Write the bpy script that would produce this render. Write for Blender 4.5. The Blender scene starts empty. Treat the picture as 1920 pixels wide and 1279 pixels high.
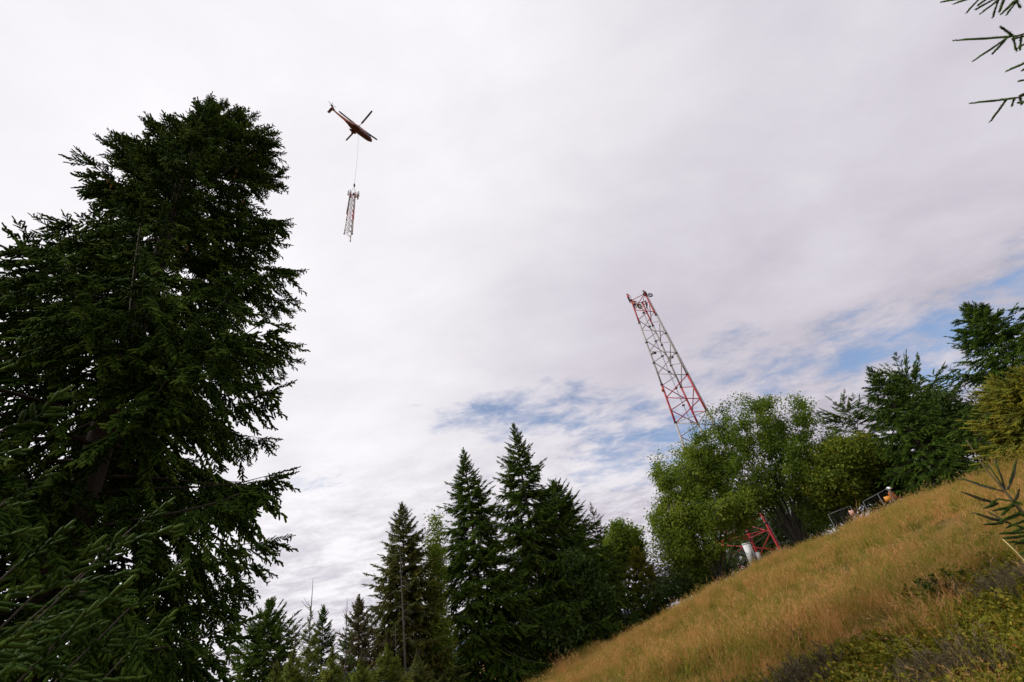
import bpy, bmesh, math, random
import numpy as np
from mathutils import Vector, Matrix

# ------------------------------------------------------------------ camera, sky, sun, exposure
scene = bpy.context.scene
COL = scene.collection
FPX = 860.0                                  # focal length in pixels of the 1920 px wide photograph
PITCH, ROLL = math.radians(31.8), math.radians(-11.2)
R0 = np.array([1.0, 0, 0]); FW = np.array([0, math.cos(PITCH), math.sin(PITCH)]); U0 = np.array([0, -math.sin(PITCH), math.cos(PITCH)])
RT = math.cos(ROLL) * R0 + math.sin(ROLL) * U0
UP = -math.sin(ROLL) * R0 + math.cos(ROLL) * U0
cam = bpy.data.cameras.new('camera'); cam.sensor_width = 36; cam.lens = FPX / 1920 * 36
cam.clip_start = 0.05; cam.clip_end = 30000
camo = bpy.data.objects.new('camera', cam); COL.objects.link(camo)
camo.matrix_world = Matrix(((RT[0], UP[0], -FW[0], 0), (RT[1], UP[1], -FW[1], 0), (RT[2], UP[2], -FW[2], 0), (0, 0, 0, 1)))
scene.camera = camo

SUN_AZ, SUN_EL = -98.0, 42.0                 # azimuth from +Y towards +X
sd = (math.sin(math.radians(SUN_AZ)) * math.cos(math.radians(SUN_EL)), math.cos(math.radians(SUN_AZ)) * math.cos(math.radians(SUN_EL)), math.sin(math.radians(SUN_EL)))
sun = bpy.data.lights.new('sun', 'SUN'); sun.energy = 2.6; sun.angle = math.radians(14); sun.color = (1.0, 0.95, 0.86)
suno = bpy.data.objects.new('sun', sun); COL.objects.link(suno)
suno.rotation_euler = Vector(sd).to_track_quat('Z', 'Y').to_euler()

vs = scene.view_settings
vs.view_transform = 'Standard'; vs.look = 'None'; vs.gamma = 1; vs.use_curve_mapping = False; vs.exposure = 0.0
scene.render.engine = 'CYCLES'
cy = scene.cycles
cy.use_denoising = True
try:
    cy.denoiser = 'OPENIMAGEDENOISE'; cy.denoising_input_passes = 'RGB_ALBEDO_NORMAL'; cy.denoising_prefilter = 'ACCURATE'
except Exception: pass
cy.max_bounces = 5; cy.diffuse_bounces = 2; cy.transmission_bounces = 3; cy.transparent_max_bounces = 4; cy.glossy_bounces = 2
cy.use_adaptive_sampling = False

def ray(x, y): return FW + RT * (x - 960) / FPX + UP * (639.5 - y) / FPX
def at(x, y, D):
    """the point D metres away (horizontally) that is seen at pixel x, y"""
    d = ray(x, y); return d * D / math.hypot(d[0], d[1])

class NT:
    """tiny node-tree helper"""
    def __init__(s, tree): s.t = tree; s.n = tree.nodes; s.l = tree.links
    def node(s, typ, **kw):
        n = s.n.new(typ)
        for k, v in kw.items(): setattr(n, k, v)
        return n
    def put(s, sock, v):
        if isinstance(v, bpy.types.NodeSocket): s.l.new(v, sock)
        else: sock.default_value = v
    def math(s, op, a, b=0.0, c=None, clamp=False):
        n = s.node('ShaderNodeMath', operation=op, use_clamp=clamp); s.put(n.inputs[0], a); s.put(n.inputs[1], b)
        if c is not None: s.put(n.inputs[2], c)
        return n.outputs[0]
    def vmath(s, op, a, b=(0, 0, 0)):
        n = s.node('ShaderNodeVectorMath', operation=op); s.put(n.inputs[0], a)
        if op == 'SCALE': s.put(n.inputs['Scale'], b)
        else: s.put(n.inputs[1], b)
        return n.outputs['Value'] if op in ('DOT_PRODUCT', 'LENGTH') else n.outputs[0]
    def noise(s, vec, scale, detail=4, rough=0.55, dist=0.0):
        n = s.node('ShaderNodeTexNoise'); s.put(n.inputs['Vector'], vec); s.put(n.inputs['Scale'], scale)
        n.inputs['Detail'].default_value = detail; n.inputs['Roughness'].default_value = rough; n.inputs['Distortion'].default_value = dist
        return n.outputs['Fac']
    def step(s, v, a, b, lo=0.0, hi=1.0):
        n = s.node('ShaderNodeMapRange', interpolation_type='SMOOTHSTEP')
        s.put(n.inputs[0], v); n.inputs[1].default_value = a; n.inputs[2].default_value = b; n.inputs[3].default_value = lo; n.inputs[4].default_value = hi
        return n.outputs[0]
    def mix(s, f, a, b, mode='MIX'):
        n = s.node('ShaderNodeMix', data_type='RGBA', blend_type=mode); s.put(n.inputs[0], f)
        for k, v in ((6, a), (7, b)): s.put(n.inputs[k], v if isinstance(v, bpy.types.NodeSocket) else (*v, 1)[:4])
        return n.outputs[2]
    def ramp(s, f, stops):
        n = s.node('ShaderNodeValToRGB'); s.put(n.inputs[0], f); e = n.color_ramp.elements
        while len(e) < len(stops): e.new(0.5)
        for el, (p, c) in zip(e, stops): el.position = p; el.color = (*c, 1)
        return n.outputs[0]

world = bpy.data.worlds.new('World'); scene.world = world; world.use_nodes = True
W = NT(world.node_tree); W.n.clear()
sky = W.node('ShaderNodeTexSky', sky_type='NISHITA', sun_disc=False, sun_elevation=math.radians(SUN_EL), sun_rotation=math.radians(SUN_AZ), altitude=1200, air_density=1.0, dust_density=1.2, ozone_density=2.5)
tc = W.node('ShaderNodeTexCoord').outputs['Generated']
dirv = W.vmath('NORMALIZE', tc)
sep = W.node('ShaderNodeSeparateXYZ'); W.put(sep.inputs[0], dirv)
zz = W.math('ADD', W.math('MAXIMUM', sep.outputs[2], 0.0), 0.16)
comb = W.node('ShaderNodeCombineXYZ'); W.put(comb.inputs[0], W.math('DIVIDE', sep.outputs[0], zz)); W.put(comb.inputs[1], W.math('DIVIDE', sep.outputs[1], zz)); comb.inputs[2].default_value = 3.7
cp = comb.outputs[0]                                             # position on a flat cloud sheet
rotm = W.node('ShaderNodeMapping'); W.put(rotm.inputs[0], cp); rotm.inputs['Rotation'].default_value = (0, 0, math.radians(-28)); rotm.inputs['Scale'].default_value = (0.95, 1.4, 1)
rotm.inputs['Location'].default_value = (1.3, 0.4, 0)
cs = rotm.outputs[0]
n_big = W.noise(cp, 0.75, 3, 0.5)
n_mid = W.noise(cs, 1.5, 9, 0.62, 0.25)
n_fine = W.noise(cp, 3.6, 10, 0.66, 0.15)
n_puff = W.noise(cs, 5.5, 7, 0.6, 0.3)
def gap(px, py, hw, hh, deg, k):
    """an elongated thin place in the overcast, as a soft ellipse of directions"""
    c_ = ray(px, py); c_ = c_ / np.linalg.norm(c_); ca, sa = math.cos(math.radians(deg)), math.sin(math.radians(deg))
    e1 = ray(px + 10 * ca, py - 10 * sa); e1 = e1 / np.linalg.norm(e1) - c_; e2 = ray(px + 10 * sa, py + 10 * ca); e2 = e2 / np.linalg.norm(e2) - c_
    off = W.vmath('SUBTRACT', dirv, tuple(c_)); u = W.vmath('DOT_PRODUCT', off, tuple(e1 / (e1 @ e1) * 10 / hw)); v = W.vmath('DOT_PRODUCT', off, tuple(e2 / (e2 @ e2) * 10 / hh))
    q = W.math('ADD', W.math('MULTIPLY', u, u), W.math('MULTIPLY', v, v))
    return W.math('MULTIPLY', W.step(q, 2.2, 0.0), k)
# the overcast thins out low over the ridge to the right, where blue shows
hole = gap(1040, 768, 230, 62, 5, .82)
for a_ in ((1225, 835, 170, 70, 24, .95), (1080, 900, 260, 60, 14, .3), (1440, 690, 300, 90, 14, .66), (1740, 655, 330, 105, 18, .85), (600, 905, 85, 38, 12, .75), (2100, 560, 330, 140, 14, .8), (640, 690, 200, 40, 4, .25)):
    hole = W.math('MAXIMUM', hole, gap(*a_))
cov = W.math('ADD', W.math('MULTIPLY', n_mid, 0.75), W.math('ADD', W.math('MULTIPLY', n_fine, 0.7), W.math('MULTIPLY', n_puff, 0.85)))
cov = W.math('SUBTRACT', W.math('SUBTRACT', cov, 0.215), W.math('MULTIPLY', hole, 0.52))
cover = W.step(cov, 0.30, 0.72, 0.14, 1.0)
shade = W.math('ADD', W.math('MULTIPLY', n_big, 0.9), W.math('MULTIPLY', n_mid, 0.55))
low = W.step(sep.outputs[2], 0.45, 0.05)                          # lumpier towards the horizon
shade = W.math('ADD', shade, W.math('MULTIPLY', W.math('ADD', W.math('SUBTRACT', n_fine, 0.5), W.math('MULTIPLY', W.math('SUBTRACT', n_puff, 0.5), .45)), W.math('MULTIPLY', low, 2.2)))
toSun = W.vmath('DOT_PRODUCT', dirv, sd)
glow = W.step(toSun, -0.4, 1.0)
bright = W.math('ADD', W.math('MULTIPLY', W.step(shade, 0.40, 1.05), 0.32), 0.455)
bright = W.math('ADD', bright, W.math('MULTIPLY', glow, 0.42))
tint = W.mix(W.step(bright, 0.5, 0.95), (1.0, 0.94, 1.07), (1.0, 0.97, 1.015))
cloudcol = W.vmath('SCALE', tint, bright)
bg1 = W.node('ShaderNodeBackground'); W.put(bg1.inputs[0], sky.outputs[0]); bg1.inputs[1].default_value = 0.15
bg2 = W.node('ShaderNodeBackground'); W.put(bg2.inputs[0], cloudcol); bg2.inputs[1].default_value = 1.0
mx = W.node('ShaderNodeMixShader'); W.put(mx.inputs[0], cover); W.l.new(bg1.outputs[0], mx.inputs[1]); W.l.new(bg2.outputs[0], mx.inputs[2])
wo = W.node('ShaderNodeOutputWorld'); W.l.new(mx.outputs[0], wo.inputs[0])
world.cycles.sampling_method = 'MANUAL'; world.cycles.sample_map_resolution = 512

# ------------------------------------------------------------------ object helpers
def tag(o, label=None, cat=None, group=None, kind=None):
    for k, v in (('label', label), ('category', cat), ('group', group), ('kind', kind)):
        if v: o[k] = v
    return o
def empty(name, loc, rz=0.0):
    o = bpy.data.objects.new(name, None); COL.objects.link(o); o.location = loc; o.rotation_euler = (0, 0, rz); o.empty_display_size = 0.2
    return o
def link(name, me, parent=None):
    o = bpy.data.objects.new(name, me); COL.objects.link(o)
    if parent is not None: o.parent = parent
    return o

class Tri:
    """collects triangles (vertices, faces, a tone per vertex) and links them as one mesh object"""
    def __init__(s): s.v = []; s.f = []; s.t = []; s.n = 0
    def add(s, v, f, tone=0.5):
        v = np.asarray(v, np.float32).reshape(-1, 3); f = np.asarray(f, np.int64).reshape(-1, 3)
        s.v.append(v); s.f.append(f + s.n); s.n += len(v)
        s.t.append(np.full(len(v), tone, np.float32) if np.isscalar(tone) else np.asarray(tone, np.float32))
    def mesh(s, name, mat, smooth=False):
        v = np.concatenate(s.v); f = np.concatenate(s.f); t = np.concatenate(s.t)
        me = bpy.data.meshes.new(name)
        me.vertices.add(len(v)); me.vertices.foreach_set('co', v.ravel())
        me.loops.add(3 * len(f)); me.loops.foreach_set('vertex_index', f.ravel().astype(np.int32))
        me.polygons.add(len(f)); me.polygons.foreach_set('loop_start', np.arange(0, 3 * len(f), 3, dtype=np.int32))
        if smooth: me.polygons.foreach_set('use_smooth', np.ones(len(f), bool))
        a = me.attributes.new('tone', 'FLOAT', 'POINT'); a.data.foreach_set('value', t)
        me.update(calc_edges=True)
        if mat: me.materials.append(mat)
        return me
    def build(s, name, mat, parent=None, smooth=False): return link(name, s.mesh(name, mat, smooth), parent)

def nrm(a): return a / np.maximum(np.linalg.norm(a, axis=-1, keepdims=True), 1e-9)
def frame(d):
    """two unit vectors across each direction"""
    ref = np.where(np.abs(d[..., 2:3]) > 0.9, np.array([1.0, 0, 0]), np.array([0, 0, 1.0]))
    a = nrm(np.cross(d, ref)); return a, np.cross(d, a)
def spindles(T, P, D, L, Wd, tone):
    """N three-sided needle-covered shoots, blunt at the foot and tapering to the tip: 3 triangles each"""
    N = len(P); a, b = frame(D)
    ring = [P + (a * math.cos(k) + b * math.sin(k)) * Wd[:, None] for k in (0.3, 2.39, 4.49)]
    V = np.stack([*ring, P + D * L[:, None]], 1)
    FF = (np.arange(N) * 4)[:, None, None] + np.array([[0, 1, 3], [1, 2, 3], [2, 0, 3]])[None]
    T.add(V.reshape(-1, 3), FF.reshape(-1, 3), np.repeat(tone, 4))
def clubs(T, P, D, L, Wd, tone):
    """N blunt finger-like shoots, thin at the foot: 4 triangles each"""
    N = len(P); a, b = frame(D); c = P + D * L[:, None]
    ring = [c + (a * math.cos(k) + b * math.sin(k)) * Wd[:, None] - D * (L * q)[:, None] for k, q in ((0.3, .0), (2.39, .12), (4.49, .2))]
    V = np.stack([P, *ring], 1)
    FF = (np.arange(N) * 4)[:, None, None] + np.array([[0, 2, 1], [0, 3, 2], [0, 1, 3], [1, 2, 3]])[None]
    T.add(V.reshape(-1, 3), FF.reshape(-1, 3), np.repeat(tone, 4))
def leaves(T, P, D, Nn, L, Wd, tone):
    """N pointed leaves folded along the midrib: 4 triangles each"""
    N = len(P); s = nrm(np.cross(D, Nn)); u = nrm(np.cross(s, D))
    m = P + D * (L * 0.45)[:, None]
    V = np.stack([P, m + s * Wd[:, None] + u * (Wd * .35)[:, None], P + D * L[:, None] - u * (Wd * .3)[:, None], m - s * Wd[:, None] + u * (Wd * .35)[:, None]], 1)
    F = np.array([[0, 1, 2], [0, 2, 3]]); FF = (np.arange(N) * 4)[:, None, None] + F[None]
    T.add(V.reshape(-1, 3), FF.reshape(-1, 3), np.repeat(tone, 4))
def tubes(T, paths, radii, sides=5, tone=0.5, cap=True):
    """N tapered tubes along paths (N,K,3) with radii (N,K)"""
    paths = np.asarray(paths, float); radii = np.asarray(radii, float)
    if paths.ndim == 2: paths = paths[None]; radii = radii[None]
    N, K, _ = paths.shape
    tan = np.gradient(paths, axis=1); tan = nrm(tan); a, b = frame(tan)
    ang = np.arange(sides) * 2 * math.pi / sides
    ring = paths[:, :, None, :] + (a[:, :, None, :] * np.cos(ang)[:, None] + b[:, :, None, :] * np.sin(ang)[:, None]) * radii[:, :, None, None]
    V = ring.reshape(N, -1, 3); F = []
    for k in range(K - 1):
        for j in range(sides):
            p, q = k * sides + j, k * sides + (j + 1) % sides
            F += [[p, q, p + sides], [q, q + sides, p + sides]]
    if cap:
        for j in range(1, sides - 1): F += [[0, j + 1, j], [(K - 1) * sides, (K - 1) * sides + j, (K - 1) * sides + j + 1]]
    FF = (np.arange(N) * K * sides)[:, None, None] + np.array(F)[None]
    T.add(V.reshape(-1, 3), FF.reshape(-1, 3), tone if np.isscalar(tone) else np.repeat(tone, K * sides))
def bar(T, a, b, r, sides=6, r2=None):
    tubes(T, np.array([[a, b]], float), np.array([[r, r if r2 is None else r2]]), sides)
def box(T, c, s, M=None):
    v = np.array([[x, y, z] for x in (-.5, .5) for y in (-.5, .5) for z in (-.5, .5)]) * np.array(s)
    if M is not None: v = v @ np.array(M).T
    v = v + np.array(c)
    T.add(v, [[0, 1, 3], [0, 3, 2], [4, 6, 7], [4, 7, 5], [0, 4, 5], [0, 5, 1], [2, 3, 7], [2, 7, 6], [0, 2, 6], [0, 6, 4], [1, 5, 7], [1, 7, 3]])
def needles(T, P, D, L, rad, per_m, rng, tone):
    """bottle-brush shoots: every needle is a thin triangle"""
    for p, d, l, t in zip(P, D, L, tone):
        n = max(10, int(per_m * l)); a, b = frame(d[None]); a, b = a[0], b[0]
        u = rng.random(n) * l; ph = rng.random(n) * 6.283
        out = a * np.cos(ph)[:, None] + b * np.sin(ph)[:, None]; out[:, 2] += 0.25
        dr = nrm(out + d * rng.uniform(.5, 1.0, n)[:, None]); nl = rad * rng.uniform(.75, 1.25, n) * (1 - 0.35 * u / l)
        base = p + d * u[:, None]; w = nrm(np.cross(dr, d + rng.normal(0, .3, (n, 3)))) * (rad * .11)
        V = np.stack([base - w, base + w, base + dr * nl[:, None]], 1)
        T.add(V.reshape(-1, 3), np.arange(3 * n).reshape(-1, 3), np.clip(t + rng.normal(0, .12, 3 * n).repeat(1), 0, 1))

def scatter_on(o, templates, rot, scl, pick, material=None):
    """repeats small meshes on the points of o (geometry nodes), each with its own turn, size and choice of mesh"""
    me = o.data
    for nm, ty, data, key in (('rot', 'FLOAT_VECTOR', rot, 'vector'), ('scl', 'FLOAT', scl, 'value'), ('pick', 'INT', pick, 'value')):
        a = me.attributes.new(nm, ty, 'POINT'); a.data.foreach_set(key, np.asarray(data, np.int32 if ty == 'INT' else np.float32).ravel())
    ng = bpy.data.node_groups.new(o.name + '_scatter', 'GeometryNodeTree'); ng.interface.new_socket('Geometry', in_out='INPUT', socket_type='NodeSocketGeometry'); ng.interface.new_socket('Geometry', in_out='OUTPUT', socket_type='NodeSocketGeometry')
    gi = ng.nodes.new('NodeGroupInput'); go = ng.nodes.new('NodeGroupOutput'); ip = ng.nodes.new('GeometryNodeInstanceOnPoints'); jn = ng.nodes.new('GeometryNodeJoinGeometry'); L = ng.links.new
    for tm in templates[::-1]:
        oi = ng.nodes.new('GeometryNodeObjectInfo'); oi.inputs['Object'].default_value = tm; oi.inputs['As Instance'].default_value = False
        g2 = ng.nodes.new('GeometryNodeGeometryToInstance'); L(oi.outputs['Geometry'], g2.inputs[0]); L(g2.outputs[0], jn.inputs[0])
    def na(nm, ty):
        n = ng.nodes.new('GeometryNodeInputNamedAttribute'); n.data_type = ty; n.inputs['Name'].default_value = nm; return [q for q in n.outputs if q.enabled and q.name == 'Attribute'][0]
    L(gi.outputs[0], ip.inputs['Points']); L(jn.outputs[0], ip.inputs['Instance']); ip.inputs['Pick Instance'].default_value = True
    L(na('pick', 'INT'), ip.inputs['Instance Index']); L(na('rot', 'FLOAT_VECTOR'), ip.inputs['Rotation']); L(na('scl', 'FLOAT'), ip.inputs['Scale'])
    last = ip.outputs[0]
    if material:
        sm = ng.nodes.new('GeometryNodeSetMaterial'); sm.inputs['Material'].default_value = material; L(last, sm.inputs[0]); last = sm.outputs[0]; me.materials.append(material)
    L(last, go.inputs[0]); md = o.modifiers.new('scatter', 'NODES'); md.node_group = ng
    return o
def points(name, P, parent=None):
    me = bpy.data.meshes.new(name); me.vertices.add(len(P)); me.vertices.foreach_set('co', np.asarray(P, np.float32).ravel()); me.update(); return link(name, me, parent)
def template(name, me): return bpy.data.objects.new(name, me)
def scatter(name, label, cat, templates, P, rot, scl, pick):
    o = points(name, P); tag(o, label, cat, kind='stuff'); me0 = templates[0]
    for m_ in {t_.materials[0].name: t_.materials[0] for t_ in templates}.values(): o.data.materials.append(m_)
    return scatter_on(o, [template(name + '_tuft', t_) for t_ in templates], rot, scl, pick)

# needle-covered sprays that the conifer crowns are made of: near ones with finger-like shoots, far ones coarser
def fingers(T, P, D, L, Wd, tone):
    a, b = frame(D); N = len(P); V = [P]
    for u, w in ((.22, .95), (.86, .8)):
        for k in range(4): V.append(P + D * (L * u)[:, None] + (a * math.cos(k * 1.571) + b * math.sin(k * 1.571)) * (Wd * w)[:, None])
    V.append(P + D * L[:, None]); V = np.stack(V, 1); F = []
    for k in range(4):
        q = (k + 1) % 4; F += [[0, 1 + q, 1 + k], [1 + k, 1 + q, 5 + k], [1 + q, 5 + q, 5 + k], [5 + k, 5 + q, 9]]
    T.add(V.reshape(-1, 3), ((np.arange(N) * 10)[:, None, None] + np.array(F)[None]).reshape(-1, 3), np.repeat(tone, 10))
def spray(seed, ln, n, sl, sw, hang, fine, up=.0, wide=.8):
    r_ = np.random.default_rng(seed); T = Tri(); ss_ = np.linspace(0, 1, 5); path = np.stack([ss_ * ln, 0 * ss_, -hang * .28 * ln * ss_ ** 2], -1); tubes(T, path, .006 * (1 - .6 * ss_), 3, .02, cap=False)
    u = np.linspace(.06, 1, n) ** .85; P = np.stack([np.interp(u, ss_, path[:, k]) for k in range(3)], -1); sg = np.where(np.arange(n) % 2 == 0, 1, -1)
    D = np.stack([r_.uniform(.45, .95, n), sg * wide * r_.uniform(.35, 1.1, n), -hang * r_.uniform(.1, 1.1, n) + up + r_.normal(0, .18, n)], -1); D[-1] = (1, 0, up * .5); D = nrm(D)
    L = sl * r_.uniform(.65, 1.3, n) * (1.15 - .35 * u); W_ = sw * r_.uniform(.8, 1.2, n); tone = np.clip(.25 + .35 * u + r_.normal(0, .14, n), 0, 1)
    (fingers if fine else spindles)(T, P, D, L, W_, tone)
    k = r_.integers(0, n, n // 2); D2 = nrm(D[k] + r_.normal(0, .6, (len(k), 3)) - [0, 0, hang * .4]); (fingers if fine else spindles)(T, P[k] + D[k] * (L[k] * .55)[:, None], D2, L[k] * .75, W_[k] * .9, np.clip(tone[k] + .1, 0, 1))
    return T.mesh('spray', None)
SPRAYS = {}
for fam, lens, n0, sl_, sw_, fine in (('near', (.34, .62, .95), 44, .1, .0125, True), ('far', (.45, .8, 1.25), 26, .21, .032, False), ('young', (.18, .32, .5), 40, .085, .0085, False)):
    SPRAYS[fam] = (lens, [template('spray', spray(100 + k * 2 + v, ln, max(9, int(n0 * ln * (1 if fam != 'young' else 1.6))), sl_, sw_, hg, fine, up_)) for v, (hg, up_) in enumerate(((.75, .0), (.2, .18))) for k, ln in enumerate(lens)])

# ------------------------------------------------------------------ materials
def mat(name):
    m = bpy.data.materials.new(name); m.use_nodes = True; t = NT(m.node_tree); t.n.clear()
    out = t.node('ShaderNodeOutputMaterial'); b = t.node('ShaderNodeBsdfPrincipled'); t.l.new(b.outputs[0], out.inputs[0])
    return m, t, b, out
def leaf_mat(name, stops, rough=0.55, transl=0.0, patch=0.25, spec=0.08):
    m, t, b, out = mat(name)
    at_ = t.node('ShaderNodeAttribute', attribute_name='tone').outputs['Fac']
    pos = t.node('ShaderNodeNewGeometry').outputs['Position']
    n = t.noise(pos, 0.9, 3)
    f = t.math('ADD', at_, t.math('MULTIPLY', t.math('SUBTRACT', n, 0.5), patch * 2), clamp=True)
    rnd = t.node('ShaderNodeObjectInfo').outputs['Random']; f = t.math('ADD', f, t.math('MULTIPLY', t.math('SUBTRACT', rnd, 0.5), 0.3), clamp=True)
    c = t.ramp(f, stops); t.put(b.inputs['Base Color'], c); b.inputs['Roughness'].default_value = rough; b.inputs['Specular IOR Level'].default_value = spec
    if transl:
        tr = t.node('ShaderNodeBsdfTranslucent'); t.put(tr.inputs[0], t.vmath('MULTIPLY', c, (1.25, 1.3, 0.6)))
        mx_ = t.node('ShaderNodeMixShader'); mx_.inputs[0].default_value = transl
        t.l.new(b.outputs[0], mx_.inputs[1]); t.l.new(tr.outputs[0], mx_.inputs[2]); t.l.new(mx_.outputs[0], out.inputs[0])
    return m
def bark_mat(name, c1, c2, scale=9.0):
    m, t, b, out = mat(name)
    pos = t.node('ShaderNodeNewGeometry').outputs['Position']
    mp = t.node('ShaderNodeMapping'); t.put(mp.inputs[0], pos); mp.inputs['Scale'].default_value = (1, 1, 0.35)
    n = t.noise(mp.outputs[0], scale, 6, 0.65); t.put(b.inputs['Base Color'], t.ramp(n, [(0.3, c1), (0.7, c2)])); b.inputs['Roughness'].default_value = 0.9
    bp = t.node('ShaderNodeBump'); bp.inputs['Strength'].default_value = 0.8; bp.inputs['Distance'].default_value = 0.03; t.put(bp.inputs['Height'], n); t.l.new(bp.outputs[0], b.inputs['Normal'])
    return m
def plain(name, col, rough=0.5, metal=0.0, wear=0.25, scale=6.0, spec=0.5):
    m, t, b, out = mat(name)
    pos = t.node('ShaderNodeNewGeometry').outputs['Position']
    n = t.noise(pos, scale, 5, 0.6)
    t.put(b.inputs['Base Color'], t.mix(t.step(n, 0.35, 0.75), col, tuple(c * (1 - wear) for c in col))); b.inputs['Roughness'].default_value = rough; b.inputs['Metallic'].default_value = metal
    b.inputs['Specular IOR Level'].default_value = spec
    return m

SPR = leaf_mat('spruce_needles', [(0, (.018, .042, .007)), (.5, (.048, .088, .012)), (1, (.125, .18, .026))], rough=.8, spec=.03)
SPR_DARK = leaf_mat('dark_spruce_needles', [(0, (.014, .030, .006)), (.5, (.036, .068, .010)), (1, (.11, .17, .026))], rough=.8, spec=.02)
SPR_OLIVE = leaf_mat('olive_spruce_needles', [(0, (.03, .042, .010)), (.55, (.085, .10, .02)), (1, (.19, .165, .035))])
SPR_BROWN = leaf_mat('browned_spruce_needles', [(0, (.03, .036, .016)), (.5, (.08, .08, .03)), (1, (.2, .12, .05))])
SPR_YOUNG = leaf_mat('young_spruce_needles', [(0, (.06, .09, .012)), (.5, (.15, .19, .024)), (1, (.30, .29, .04))], transl=.2)
SPR_FRESH = leaf_mat('fresh_spruce_needles', [(0, (.022, .046, .008)), (.5, (.052, .10, .015)), (1, (.11, .17, .026))], transl=.2, patch=.15)
LARCH = leaf_mat('larch_needles', [(0, (.05, .07, .010)), (.5, (.15, .165, .018)), (1, (.38, .29, .03))], transl=.25)
WILLOW = leaf_mat('willow_leaves', [(0, (.045, .085, .012)), (.5, (.13, .195, .026)), (1, (.29, .32, .05))], transl=.4)
WILLOW_Y = leaf_mat('yellowing_willow_leaves', [(0, (.045, .075, .012)), (.5, (.11, .155, .02)), (1, (.26, .25, .03))], transl=.35)
DARKLEAF = leaf_mat('dark_broad_leaves', [(0, (.03, .055, .014)), (.5, (.06, .10, .024)), (1, (.12, .17, .04))], transl=.25)
BARK = bark_mat('spruce_bark', (.035, .026, .02), (.10, .078, .062))
TWIG = bark_mat('twig_bark', (.03, .022, .015), (.075, .055, .04), 20)
GREYBARK = bark_mat('grey_dead_bark', (.05, .043, .038), (.13, .115, .1), 14)
STEMBARK = bark_mat('willow_bark', (.03, .026, .02), (.09, .08, .065), 12)
LICHEN = leaf_mat('pale_lichen', [(0, (.10, .11, .09)), (1, (.26, .27, .22))])
RED = plain('red_paint', (.42, .022, .028), 0.45, wear=.35)
WHITE = plain('white_paint', (.42, .385, .38), 0.55, wear=.4)
STEEL = plain('galvanised_steel', (.22, .215, .225), 0.5, 0.3)
DARKSTEEL = plain('dark_steel', (.045, .042, .045), 0.5, 0.3)
PANELGREY = plain('antenna_grey', (.5, .49, .5), 0.5)
CABINET = plain('cabinet_white', (.66, .67, .68), 0.55, wear=.2, scale=2)
FENCE = plain('weathered_fence_steel', (.11, .108, .112), 0.6, 0.3)
CONCRETE = plain('concrete', (.30, .29, .27), 0.9)
HELI = plain('helicopter_maroon', (.13, .022, .024), 0.35, wear=.2, scale=1)
HELI_L = plain('helicopter_salmon', (.55, .23, .17), 0.4, wear=.15, scale=1)
BLADE = plain('rotor_blade_grey', (.035, .034, .04), 0.5, wear=.2, scale=1)
m, t, b, out = mat('helicopter_maroon_salmon')
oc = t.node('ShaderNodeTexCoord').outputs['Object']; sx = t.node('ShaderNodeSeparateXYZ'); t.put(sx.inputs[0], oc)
t.put(b.inputs['Base Color'], t.mix(t.step(t.math('ADD', sx.outputs[2], t.math('MULTIPLY', sx.outputs[0], -.03)), -2.42, -2.34), (.075, .014, .016), (.62, .24, .18))); b.inputs['Roughness'].default_value = .4  # dark maroon low on the body, salmon higher up, split by height
HELI_SPLIT = m
GLASS = plain('cockpit_glass', (.02, .022, .026), 0.08, wear=.1)
RUBBER = plain('rubber', (.02, .02, .02), 0.8)
CABLE = plain('steel_rope', (.42, .42, .44), 0.6)
ROPE = plain('rope_olive', (.20, .17, .06), 0.9)
SKIN = plain('skin', (.45, .27, .19), 0.6, wear=.1)
J_RED = plain('jacket_red', (.42, .03, .02), 0.85)
J_ORANGE = plain('jacket_orange', (.42, .12, .02), 0.85)
J_DARK = plain('jacket_dark', (.035, .03, .032), 0.85)
J_MAROON = plain('jacket_maroon', (.13, .03, .03), 0.85)
T_DARK = plain('trousers_dark', (.022, .02, .022), 0.9)
T_BLUE = plain('trousers_blue', (.02, .03, .06), 0.9)
HELMET = plain('helmet_white', (.75, .75, .75), 0.35, wear=.1)
HELMET_D = plain('helmet_red', (.35, .04, .03), 0.35, wear=.1)
SIGN_PINK = plain('faded_sign', (.62, .35, .28), 0.6)
SIGN_ORANGE = plain('orange_sign', (.65, .26, .03), 0.6)
CONE = leaf_mat('cone_scales', [(0, (.12, .06, .02)), (1, (.34, .2, .08))])

# ------------------------------------------------------------------ ground
def ground_z(x, y):
    x = np.asarray(x, float); y = np.asarray(y, float)
    h = np.hypot(x, y); az = np.degrees(np.arctan2(x, y))
    D = np.interp(az, [-180, -60, -8, 7, 20, 30, 40, 60, 180], [40, 40, 31, 35, 38, 36, 28, 24, 40])
    z = 0.227 * 120 * np.tanh(x / 120) - 0.008 * np.clip(y, -150, 150) - 1.8
    q = h - D; k = np.where(az > 0, .13, .13)
    z = z - k * (np.sqrt(q * q + 16) + q) / 2 * np.where(h < 400, 1, 1) * (1 / (1 + h / 900))
    z = z + np.clip(h / 14, 0, 1) * (0.09 * np.sin(x * .9 + 1.1 * np.sin(y * .31)) * np.sin(y * .53 + .7) + 0.07 * np.sin(x * .41 - y * .37 + 2))
    far = np.clip((h - 120) / 2200, 0, 1); far = far * far * (3 - 2 * far)
    return z * (1 - far) + far * (-230 + 25 * np.sin(x * .0021) * np.cos(y * .0017))
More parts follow.
